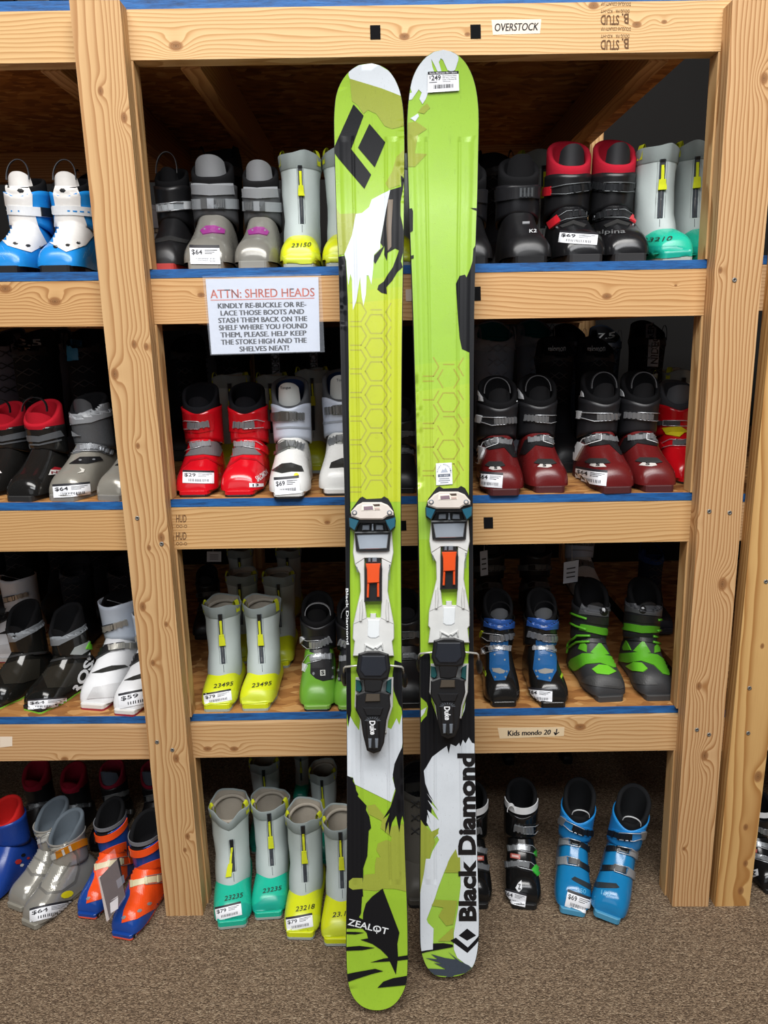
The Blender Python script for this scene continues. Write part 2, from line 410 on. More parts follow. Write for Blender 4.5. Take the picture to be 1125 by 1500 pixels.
# short studs behind the posts that carry the beams, joists and back rails under each shelf, back posts
def beam_z(f, x, top=True):
    a, b = (f[0], f[1]) if top else (f[3], f[2]); return a.z + (b.z - a.z) * (x - a.x) / (b.x - a.x)
frames = {'c': [b1[1], b2[1], b3[1], b4[1]], 'l': [l1[1], l2[1], l3[1], l4[1]]}
JW = wood('stud_lumber', 'z', 51, (), light='d9b480', dark='a87c4d', pith=(0.0, 0.12))
JX = wood('joist_lumber', 'y', 52, (), light='c79a66', dark='99683c', pith=(1.0, 0.1))
XL = lambda py: at_y(175 + .0915 * py, py, 0).x
XR = lambda py: at_y(1073 - .0666 * py, py, 0).x
pyb = [(88, 381), (475, 728), (805, 1045), (1112, 1338)]
for i, (ya, yb) in enumerate(pyb):
    for side in (-1, 1):
        xa, xb = (XL(ya), XL(yb)) if side < 0 else (XR(ya), XR(yb))
        fb = frames['c'][i]
        zt = beam_z(fb, xa, False) - 0.0008
        zb = (shelf_z('c%d' % (i + 2), xb) + 0.0008) if i < 3 else 0.0008
        w = 0.085; inn = 0.004 * (-side)
        A, B = xa + inn, xb + inn
        o_ = w * side
        q = [(min(A, A + o_), YB + .0004, zt), (max(A, A + o_), YB + .0004, zt), (max(B, B + o_), YB + .0004, zb), (min(B, B + o_), YB + .0004, zb)]
        mb = MB(); mb.hexa([Vector(p) for p in q] + [Vector(p) + Vector((0, .038, 0)) for p in q], JW); mb.build('stud', rack)
for bay, (xa, xb, xs) in {'c': (XL(300) + .02, XR(300) - .02, (0.075, 0.92)), 'l': (-1.40, XL(300) - .11, (0.1, 0.93))}.items():
    for i, fb in enumerate(frames[bay]):
        for s in xs:
            x = xa + (xb - xa) * s; zt = beam_z(fb, x)
            mb = MB(); mb.box(x - .019, x + .019, YB + .039, 1.13, zt - .089, zt, JX); mb.build('joist', rack)
        z0, z1 = beam_z(fb, xa), beam_z(fb, xb)
        mb = MB(); mb.hexa([Vector(p) for p in ((xa - .06, 1.132, z0), (xb + .06, 1.132, z1), (xb + .06, 1.132, z1 - .089), (xa - .06, 1.132, z0 - .089),
                 (xa - .06, 1.17, z0), (xb + .06, 1.17, z1), (xb + .06, 1.17, z1 - .089), (xa - .06, 1.17, z0 - .089))], wood('rail_lumber', 'x', 60 + i, (), light='c79a66', dark='99683c', pith=(0, 1.25)))
        mb.build('back_rail', rack)
for x in (-1.47, XL(600) - .04, XR(600) + .045):
    mb = MB(); mb.box(x - .0445, x + .0445, 1.172, 1.21, 0, 2.05, JW); mb.build('back_post', rack)

# ------------------------------------------------------------------ notices, tape and patches fixed to the beams
def px_quad(c, Y):        # bilinear sheet between four photo corners on the plane y = Y
    def fn(a, b, dy=0.0):
        x = (c[0][0] * (1 - a) + c[1][0] * a) * (1 - b) + (c[3][0] * (1 - a) + c[2][0] * a) * b
        y = (c[0][1] * (1 - a) + c[1][1] * a) * (1 - b) + (c[3][1] * (1 - a) + c[2][1] * a) * b
        return at_y(x, y, Y + dy)
    return fn
def sheet(mb, c, Y, th, mat):
    f = [at_y(x, y, Y) for x, y in c]; mb.hexa(f + [p + Vector((0, th, 0)) for p in f], mat)
notice = empty('paper_notice', at_y(385, 460, YB), 'white printed notice in a clear sleeve hung on the second beam asking to re-buckle boots', 'notice')
bpy.context.view_layer.update(); inv = notice.matrix_world.inverted()
def under(o, p):
    o.parent = p; o.matrix_parent_inverse = Matrix.Translation(-p.location); return o
zz = lambda x, y: (225 + x / 3.75, 400 + y / 3.75)
mb = MB(); sheet(mb, [zz(285, 32), zz(905, 22), zz(914, 430), zz(318, 446)], YB - .0030, .0006, paper('d3dae8'))
pf = px_quad([zz(285, 32), zz(905, 22), zz(914, 430), zz(318, 446)], YB - .0033)
RED_INK, DARK_INK = paper('d8664a'), paper('23232a')
fn = lambda a, b: pf(a, 1 - b)
put_text(mb, 'ATTN: SHRED HEADS', fn, 0.03, 0.742, 0.115, RED_INK, width=0.93, bold=0.0, twice=.004)
mb.add([fn(.03, .712), fn(.96, .712), fn(.96, .722), fn(.03, .722)], [(0, 1, 2, 3)], RED_INK)
for k, (s, w) in enumerate((('KINDLY RE-BUCKLE OR RE-', .79), ('LACE THOSE BOOTS AND', .75), ('STASH THEM BACK ON THE', .80), ('SHELF WHERE YOU FOUND', .80), ('THEM, PLEASE. HELP KEEP', .78), ('THE STOKE HIGH AND THE', .78), ('SHELVES NEAT!', .45))):
    put_text(mb, s, fn, 0.485, 0.605 - k * 0.0965, 0.068, DARK_INK, width=w, bold=0.0, center=True, twice=.006)
under(mb.build('printed_sheet'), notice)
mb = MB(); rows = []
sf = px_quad([zz(268, 18), zz(920, 4), zz(940, 434), zz(312, 452)], YB - .0040)
for j in range(41):
    rows.append([sf(i / 60, j / 40, -abs(rnd.gauss(0, .0009)) * (1 if j < 16 else .25)) for i in range(61)])
mb.grid(rows, clear_film('eaf2ff', 0.13)); under(mb.build('clear_sleeve'), notice)

def tape(c, Y, label, texts, cat='label', mat=None):
    p = at_y(c[0][0], c[0][1], Y); mb = MB(); sheet(mb, c, Y - .0004, .0003, mat or paper('ecdcc8')); f = px_quad(c, Y - .0008)
    for (s, x, y, h, w, rot) in texts:
        cr, sr = math.cos(rot), math.sin(rot)
        put_text(mb, s, lambda a, b: f(x + a * cr - b * sr * .2, 1 - (y + b + a * sr)), 0, 0, h, DARK_INK, width=w, bold=0.0, shear=.2, twice=.008)
    return tag(mb.build('tape_label'), label, cat)
tape([(720, 29), (793, 28), (791, 49), (722, 51)], YB, 'strip of masking tape handwritten OVERSTOCK on the top beam', [('OVERSTOCK', .05, .24, .52, .90, 0.0)])
t_ = tape([(729, 1066), (827, 1065), (826, 1078), (732, 1082)], YB, 'strip of clear tape handwritten Kids mondo 20 on the lowest beam', [('Kids mondo 20', .13, .22, .52, .66, 0.0), ('I', .865, .16, .66, .022, 0), ('V', .838, .12, .34, .085, 0)], mat=paper('dfc8a4'))
tape([(0, 1079), (18, 1079), (18, 1093), (0, 1095)], YB, 'blank strip of pale tape on the left bay lowest beam', [])
def patch_(x0, y0, x1, y1, label, mat=M_BLACK, group=None):
    mb = MB(); sheet(mb, [(x0, y0), (x1, y0 - .3), (x1 + .5, y1), (x0 + .5, y1 + .3)], YB - .0012, .0011, mat)
    tag(mb.build('tape_patch'), label, 'tape patch', group)
VEL = fabric('101012')
patch_(542, 37, 557, 57, 'black square patch on the top beam, left of the two above the skis', VEL, 'black square patches on the beams')
patch_(689, 36, 704, 56, 'black square patch on the top beam just left of the OVERSTOCK tape', VEL, 'black square patches on the beams')
patch_(694, 420, 704, 440, 'black square patch on the second beam against the right ski edge', VEL, 'black square patches on the beams')
patch_(708.5, 758, 722, 774, 'black square patch on the third beam right of the right ski binding', VEL, 'black square patches on the beams')
patch_(587, 763, 595, 777, 'black square patch on the third beam in the gap between the skis', VEL, 'black square patches on the beams')
patch_(594, 424, 603, 441, 'pale scrap of paper tape on the second beam between the skis', paper('d9c7b8'))
# ------------------------------------------------------------------ the pair of skis
class Ski:
    """Flat ski plane from its foot on the carpet to its tip at the rack; tips curve forward."""
    def __init__(s, foot, tip, ytip, left, right):
        s.B = at_z(*foot, 0.006); s.T = at_y(*tip, ytip)
        s.A = (s.T - s.B); s.L = s.A.length; s.A.normalize()
        x = Vector((1, 0, 0)); s.X = (x - s.A * x.dot(s.A)).normalized(); s.N = s.X.cross(s.A)
        s.left, s.right = sorted(left, key=lambda p: p[1]), sorted(right, key=lambda p: p[1])
        def chaikin(p):
            for _ in range(2):
                q = [p[0]]
                for a, b in zip(p, p[1:]): q += [(a[0] * .75 + b[0] * .25, a[1] * .75 + b[1] * .25), (a[0] * .25 + b[0] * .75, a[1] * .25 + b[1] * .75)]
                p = q + [p[-1]]
            return p
        s.left, s.right = chaikin(s.left), chaikin(s.right)
        s.y0 = s.left[0][1]; s.y1 = s.left[-1][1]
    def edge(s, side, y):
        e = s.left if side < 0 else s.right
        for (xa, ya), (xb, yb) in zip(e, e[1:]):
            if ya <= y <= yb: return xa + (xb - xa) * (y - ya) / (yb - ya) if yb > ya else xb
        return e[0][0] if y < e[0][1] else e[-1][0]
    def hit(s, px, py, n):
        d = ray(px, py); P = s.B + s.N * n
        return CAM + d * ((P - CAM).dot(s.N) / d.dot(s.N))
    def rock(s, px, py):
        t = (s.hit(px, py, 0) - s.B).dot(s.A)
        n = 0.0
        if t > s.L - .28: n = .050 * ((t - s.L + .28) / .28) ** 2
        if t < .13: n = .012 * ((.13 - t) / .13) ** 2
        return n
    def p(s, px, py, n=0.0):
        return s.hit(px, py, s.rock(px, py) + n)

def zf(x0, y0, k): return lambda pts: [(x0 + a / k, y0 + b / k) for a, b in pts]
ZA, ZB, ZC, ZD, ZE, ZF, ZG = zf(470, 60, 4.5), zf(470, 240, 4.5), zf(480, 500, 4.6875), zf(490, 700, 5.114), zf(490, 900, 5.114), zf(490, 1080, 4.891), zf(490, 1260, 4.891)
I1 = [(545, 93.3)]; I2 = [(650, 73.6)]
ski1 = Ski((551, 1480), (545, 93.3), 0.040,
  [(545, 93.3), (536.7, 93.6), (529, 94.5), (523, 96), (510, 105), (499, 120), (492, 138), (489.5, 160), (489, 184), (490, 224), (493, 329), (496, 378), (499, 520), (501.3, 607), (504.7, 715), (506.6, 817), (507, 954), (507.8, 1060), (508.3, 1140), (508.4, 1284), (507.4, 1330), (506.8, 1403), (508.8, 1436), (512.5, 1452), (518.6, 1464), (528.8, 1474), (541, 1479), (551, 1480)],
  [(545, 93.3), (553, 94.5), (559, 96.5), (570, 103), (578.9, 115.6), (585.6, 131), (589.6, 149), (591.8, 171), (592.9, 215), (592.2, 270), (591.8, 329), (590, 418), (588.8, 505), (588.2, 600), (587.2, 720), (587.8, 900), (589, 1000), (590.2, 1104), (592.2, 1211), (594.2, 1270), (596.3, 1321), (597.3, 1362), (597.7, 1419), (595.7, 1440), (591, 1454), (582, 1468), (571.8, 1476), (560, 1479.6), (551, 1480)])
ski2 = Ski((652, 1431.5), (650, 73.6), 0.045,
  [(650, 73.6), (641, 74.2), (634.4, 76), (623.3, 83.3), (612.2, 96.7), (604.4, 112), (600, 131), (596.9, 160), (596, 184), (596.7, 224), (597.8, 262), (600, 329), (604, 429), (606.3, 507), (609, 607), (611.4, 713), (613.2, 798), (615, 915), (616, 1056), (616.7, 1130), (615.2, 1243), (615, 1362), (615.7, 1391), (620.9, 1409), (627, 1420), (634, 1427.4), (643, 1430.7), (652, 1431.5)],
  [(650, 73.6), (657, 74.3), (663.3, 76), (676.7, 84.4), (687.8, 100), (695.6, 120), (700, 144), (701.8, 171), (700.4, 240), (699.6, 284), (697.8, 329), (696.2, 384), (694.6, 460), (693.7, 540), (693, 650), (692.5, 740), (692.8, 798), (693.4, 939), (695.3, 1037), (695.8, 1121), (698, 1203), (700, 1274), (701.8, 1330), (702, 1362), (700.6, 1391), (695.5, 1413), (689.3, 1421), (678, 1428), (664, 1431), (652, 1431.5)])

def ski_plastic(col, rough=.22, scratch=.35):
    key = ('ski', col)
    if key in _cache: return _cache[key]
    t = NT('ski_topsheet_' + col); co = t.coord(); c = lin(col)
    n1 = t.noise(co, 16, 4, .6); n2 = t.noise(t.mapping(co, (260, 260, 30)), 1, 3, .7); n3 = t.noise(co, 420, 2)
    dirt = t.math('MULTIPLY', t.ramp(n1, [(.45, (0, 0, 0, 1)), (.8, (1, 1, 1, 1))]), .22)
    base = t.mix(dirt, c, tuple(v * .62 for v in c[:3]) + (1,))
    base = t.mix(t.math('MULTIPLY', t.ramp(n2, [(.63, (0, 0, 0, 1)), (.72, (1, 1, 1, 1))]), scratch), base, tuple(v * .5 for v in c[:3]) + (1,))
    base = t.mix(t.math('MULTIPLY', t.ramp(n3, [(.70, (0, 0, 0, 1)), (.74, (1, 1, 1, 1))]), .5), base, tuple(v * .4 for v in c[:3]) + (1,))
    # raised rails moulded along the ski, read from the across-ski map
    uv = t.n('ShaderNodeUVMap'); uv.uv_map = 'map'; sp = t.n('ShaderNodeSeparateXYZ'); t.l(uv.outputs[0], sp.inputs[0])
    a = t.math('ABSOLUTE', t.math('SUBTRACT', sp.outputs[0], .5))
    def groove(c0, w): return t.math('EXPONENT', t.math('MULTIPLY', t.math('POWER', t.math('DIVIDE', t.math('SUBTRACT', a, c0), w), 2.0), -1.0))
    h = t.math('SUBTRACT', t.math('ADD', t.math('MULTIPLY', groove(.36, .045), .9), t.math('MULTIPLY', groove(.44, .03), -.5)), groove(.235, .022))
    fade = t.math('MULTIPLY', h, t.math('MULTIPLY', sp.outputs[1], 1.0))
    hh = t.math('ADD', fade, t.math('MULTIPLY', t.noise(co, 900, 2), .12))
    t.set(Base_Color=base, Roughness=t.math('MULTIPLY_ADD', n1, .2, rough - .06, True), Coat_Weight=(.03 if c[1] < .05 else .25), Coat_Roughness=.2, Specular_IOR_Level=(.25 if c[1] < .05 else .5))
    t.bump(hh, .8, .0022)
    _cache[key] = t.m; return t.m
LIME, LIME2, YEL, OLV, WHT, BLK = (ski_plastic(c, r) for c, r in (('98bf34', .2), ('9bc446', .2), ('b9c52c', .2), ('9aa53f', .24), ('d6dde4', .3), ('131418', .42)))
PATT, PATT2, TAN = ski_plastic('a5a640', .24), ski_plastic('d3d533', .22), ski_plastic('6a5a48', .3)

def clampx(k, x, y): return min(max(x, k.edge(-1, y) + .6), k.edge(1, y) - .6)
def ski_uv(k, px, py):
    a, b = k.edge(-1, py), k.edge(1, py); f = (px - a) / max(b - a, 1e-3)
    f2 = 1.0 if 200 < py < 1290 else .0
    return (f, f2)
def layer(mb, k, pts, mat, n, gx=16, gy=8):
    V, F, bd = fill(pts, gx, gy)
    V = [(clampx(k, x, y), y) for x, y in V]
    for x, y in V: mb.uv.append(ski_uv(k, x, y))
    V3 = [k.p(x, y, n) for x, y in V]
    F2 = []
    for f in F:
        a, b, c = (V3[i] for i in f[:3]); F2.append(f if (b - a).cross(c - a).dot(k.N) > 0 else f[::-1])
    mb.add(V3, F2, mat, True)
def lettering(mb, k, s, fn, mat, width, h, bold=0.0, n=0.0):
    vs, fs, w = text_mesh(s, bold); kx = width / w
    P = [fn(a * kx, b * h) for a, b in vs]
    for x, y in P: mb.uv.append((.5, 0))
    mb.add([k.p(x, y, n) for x, y in P], fs, mat)
def outline(k): return k.left + k.right[::-1][1:-1]

def ski_body(k, root, base, layers, extra):
    ys = []
    y = k.y0
    while y < k.y1 - .05:
        ys.append(y); y += 1.2 if (y - k.y0 < 14 or k.y1 - y < 16) else 8
    ys.append(k.y1)
    sw = plastic('17181b', .6, .5); edge = metal('8f9194', .35)
    mb = MB(); top, mid, bot = [], [], []
    for y in ys:
        a, b = k.edge(-1, y), k.edge(1, y)
        P, Q = k.p(a, y, -.0004), k.p(b, y, -.0004); d = (Q - P); d = d.normalized() * .0012 if d.length > .004 else Vector((0, 0, 0))
        t = (k.hit(a, y, 0) - k.B).dot(k.A) / k.L
        th = .004 + .009 * max(0, math.sin(PI * min(1, max(0, t)))) ** .6
        top.append((P, Q)); mid.append((P - d * .6 - k.N * (th - .002), Q + d * .6 - k.N * (th - .002))); bot.append((P - d * .6 - k.N * th, Q + d * .6 - k.N * th))
    mb.grid([[a, b] for a, b in top], sw, flip=False)
    for q in (0, 1):
        mb.grid([[t[q], m[q]] for t, m in zip(top, mid)], sw, smooth=False, flip=(q == 0)); mb.grid([[m[q], b[q]] for m, b in zip(mid, bot)], edge, smooth=False, flip=(q == 0))
    mb.grid([[b[0], b[1]] for b in bot], plastic('202226', .35), flip=True)
    under(mb.build('sidewall'), root)
    mb = MB(); mb.uv = []
    layer(mb, k, outline(k), base, 0.0)
    lv = 0
    for pts, mat in layers:
        lv = 4 if mat in (PATT, PATT2) else lv + 1; layer(mb, k, pts, mat, .00007 * (lv + 1))
    extra(mb, .00007 * (lv + 3))
    under(mb.build('topsheet'), root)

def lattice(k, x0, x1, y0, y1, mat):     # interlocking three-armed line pattern printed on the yellow stretch
    out = []; R = 20.0; i = -1
    while x0 + i * R * 1.5 < x1 + R * 2:
        j = -1
        while y0 + j * R * 1.732 < y1 + R:
            x = x0 + i * R * 1.5; y = y0 + j * R * 1.732 + (i % 2) * R * .866; j += 1
            for s in (0, 1, 2):
                a = s * 2 * PI / 3; c, q = math.cos(a), math.sin(a)
                for off in (-3.6, 3.6):
                    ox, oy = -q * off, c * off; r0 = 2.1
                    p0 = (x + ox + c * r0, y + oy + q * r0); p1 = (x + ox + c * R * .93, y + oy + q * R * .93); w = .95
                    quad = [(p0[0] - q * w, p0[1] + c * w), (p1[0] - q * w, p1[1] + c * w), (p1[0] + q * w, p1[1] - c * w), (p0[0] + q * w, p0[1] - c * w)]
                    if all(x0 < v[0] < x1 and y0 < v[1] < y1 for v in quad): out.append(quad)
        i += 1
    return out

def price_label(mb, fn, price, mats, header=None, lines=()):
    """White shop label drawn on the unit square: black header band, price, print lines, bar code."""
    Wm, Km = mats
    mb.add([fn(0, .86, 1), fn(1, .86, 1), fn(1, 1, 1), fn(0, 1, 1)], [(0, 1, 2, 3)], Km)
    if header: put_text(mb, header, lambda a, b: fn(a, b, 2), .06, .895, .075, Wm, width=.88, bold=.01)
    put_text(mb, '$', lambda a, b: fn(a, b, 1), .05, .66, .13, Km, width=.05)
    put_text(mb, price, lambda a, b: fn(a, b, 1), .12, .58, .24, Km, width=.1 * len(price), bold=.02)
    for i, w in enumerate(lines or (.42, .36, .3)):
        if isinstance(w, str): put_text(mb, w, lambda a, b: fn(a, b, 1), .48, .76 - i * .095, .055, Km, width=.45 if len(w) > 8 else .25)
        else: mb.add([fn(.5, .74 - i * .1, 1), fn(.5 + w, .74 - i * .1, 1), fn(.5 + w, .775 - i * .1, 1), fn(.5, .775 - i * .1, 1)], [(0, 1, 2, 3)], Km)
    mb.add([fn(.05, .47, 1), fn(.3, .47, 1), fn(.3, .5, 1), fn(.05, .5, 1)], [(0, 1, 2, 3)], Km)
    x = .2; r = random.Random(3)
    while x < .82:
        w = r.choice((.008, .014, .022)); mb.add([fn(x, .17, 1), fn(x + w, .17, 1), fn(x + w, .36, 1), fn(x, .36, 1)], [(0, 1, 2, 3)], Km); x += w + r.choice((.009, .014, .02))
LBL_W, LBL_K = paper('eef0f5'), paper('24242a')

# ---- left ski graphics
pxs = lambda *p: list(p)
bx_l = []
L1 = [
 (pxs((497, 412), (592, 404), (588.5, 735), (504, 735)), ski_plastic('a4c131', .2)), (pxs((498, 428), (591, 420), (588.5, 735), (504, 735)), ski_plastic('aec32f', .2)),
 (pxs((498, 446), (590, 437), (588.5, 735), (504, 735)), YEL),
]
L1 += [(q, PATT) for i, q in enumerate(lattice(ski1, 511, 587, 440, 728, PATT))]
L1 += [
 (ZA([(175, 205), (240, 160), (300, 148), (350, 148), (400, 160), (450, 195), (490, 250), (520, 320), (530, 362), (400, 312), (190, 248)]), WHT),
 (ZA([(190, 248), (400, 312), (530, 362), (548, 480), (550, 560), (470, 580), (420, 560), (365, 480), (310, 455), (280, 480), (245, 425), (205, 395)]), OLV),
 (ZA([(500, 760), (556, 715), (556, 895), (528, 890), (520, 950), (450, 975), (425, 940), (470, 860)]), OLV),
 (ZB([(100, 290), (125, 330), (235, 325), (205, 470), (155, 595), (112, 600)]), OLV),
 (ZA([(215, 417), (282, 492), (200, 712), (332, 881), (287, 975), (88, 742), (92, 690)]), BLK),
 (ZA([(320, 545), (425, 668), (355, 833), (245, 703)]), BLK),
 (ZB([(457, 172), (410, 195), (335, 235), (318, 285), (270, 325), (230, 330), (205, 470), (155, 595), (167, 640), (172, 720), (181, 800), (195, 725), (205, 760), (211, 965), (235, 900), (258, 745), (270, 880), (281, 935), (297, 860), (302, 735), (315, 735), (333, 795), (345, 690), (350, 600), (390, 560), (392, 510), (412, 400), (430, 300)]), WHT),
 (ZB([(457, 172), (530, 150), (527, 75), (552, 95), (540, 170), (525, 250), (525, 340), (548, 440), (548, 560), (527, 640), (542, 680), (505, 712), (470, 770), (432, 812), (436, 858), (400, 850), (372, 828), (380, 800), (415, 775), (440, 730), (475, 680), (505, 600), (515, 570), (490, 556), (440, 585), (436, 640), (418, 600), (420, 540), (390, 605), (358, 660), (348, 640), (352, 605), (410, 545), (392, 520), (430, 300)]), BLK),
 (ZB([(442, 235), (476, 235), (465, 420), (465, 545), (440, 575), (432, 400)]), TAN),
 (pxs((494, 376), (504.5, 374.5), (506.6, 382), (509.5, 440), (511, 540), (511, 600), (513, 735), (512.5, 850), (513.5, 954), (514.5, 1040), (511, 1068), (509, 1050), (505, 1040), (503, 735), (497, 540)), BLK),
 (pxs((507, 1060), (510, 1066), (513, 1049), (519, 1060), (526, 1070), (528, 1050), (555, 1060), (573, 1068), (581, 1052), (585, 1062), (589, 1046), (592, 1088), (578, 1120), (575, 1140), (579, 1155), (573, 1175), (520, 1149), (517, 1139), (507, 1137)), WHT),
 (pxs((578, 967), (592, 971), (592, 1042), (584, 1031), (577, 1012), (575, 990)), BLK),
 (ZF([(235, 490), (290, 480), (330, 530), (390, 600), (410, 640), (500, 620), (520, 1040), (300, 1100), (100, 1085), (100, 1040), (130, 1015), (205, 1010), (215, 985), (350, 970), (310, 930), (300, 900), (330, 860), (300, 810), (310, 760), (370, 735), (405, 745), (410, 715), (330, 650), (340, 600), (245, 550)]), OLV),
 (ZG([(205, 130), (290, 120), (290, 30), (300, -20), (520, -20), (525, 225), (430, 205), (345, 203), (270, 205), (200, 210)]), OLV),
 (ZF([(500, 40), (470, 100), (430, 190), (417, 270), (430, 350), (438, 380), (420, 440), (400, 500), (345, 588), (397, 540), (365, 620), (362, 690), (388, 605), (392, 705), (412, 610), (442, 560), (465, 685), (475, 600), (487, 560), (505, 640), (510, 300)]), BLK),
 (ZF([(80, 275), (120, 290), (135, 290), (130, 310), (150, 345), (155, 380), (172, 410), (165, 420), (230, 490), (225, 520), (250, 570), (262, 650), (245, 670), (235, 850), (205, 940), (205, 1010), (200, 1060), (205, 1140), (80, 1140)]), BLK),
 (ZG([(80, 0), (205, 0), (205, 130), (200, 210), (190, 380), (175, 410), (203, 425), (205, 380), (225, 310), (270, 260), (345, 203), (465, 520), (450, 600), (455, 690), (440, 820), (380, 690), (330, 640), (270, 600), (185, 570), (240, 560), (230, 520), (200, 490), (80, 490)]), BLK),
 (ZG([(200, 128), (130, 128), (103, 150), (103, 195), (130, 212), (205, 205)]), OLV),
 (ZG([(80, 513), (150, 514), (215, 520), (150, 532), (80, 530)]), BLK), (ZG([(80, 622), (180, 614), (290, 628), (200, 645), (80, 650)]), BLK),
 (ZG([(255, 733), (350, 705), (530, 681), (530, 712), (400, 725)]), BLK), (ZG([(80, 815), (290, 778), (350, 795), (270, 815), (92, 872)]), BLK),
 (ZG([(307, 915), (350, 870), (420, 845), (525, 828), (520, 895)]), BLK)]
def zealot(mb, n):
    ca, sa = math.cos(.245), math.sin(.245)
    fn = lambda a, b: (508.9 + a * ca + b * sa, 1354.5 + a * sa - b * ca)
    wt = plastic('e9edf0', .4, .1)
    lettering(mb, ski1, 'ZEALOT', fn, wt, 60, 9.3, .012, n)
    cx, cy = 490 + 302 / 4.891, 1260 + 505 / 4.891
    for q in ([(cx - 4.5, cy - .6), (cx + 4.5, cy - .6), (cx + 4.5, cy + .6), (cx - 4.5, cy + .6)], [(cx - .6, cy - 4.5), (cx + .6, cy - 4.5), (cx + .6, cy + 4.5), (cx - .6, cy + 4.5)]):
        layer(mb, ski1, q, wt, n)
    # maker's name in white along the black rail
    lettering(mb, ski1, 'Black Diamond', lambda a, b: (506.6 + a * .012 + b, 862 + a), wt, 82, 3.6, .01, n)

root1 = empty('ski', ski1.B, 'left ski of the pair, lime green with the large black diamond emblem near its tip', 'ski', 'pair of lime green skis leaning on the rack')
root2 = empty('ski', ski2.B, 'right ski of the pair, lime green with a price sticker on its tip', 'ski', 'pair of lime green skis leaning on the rack')
ski_body(ski1, root1, LIME, L1, zealot)

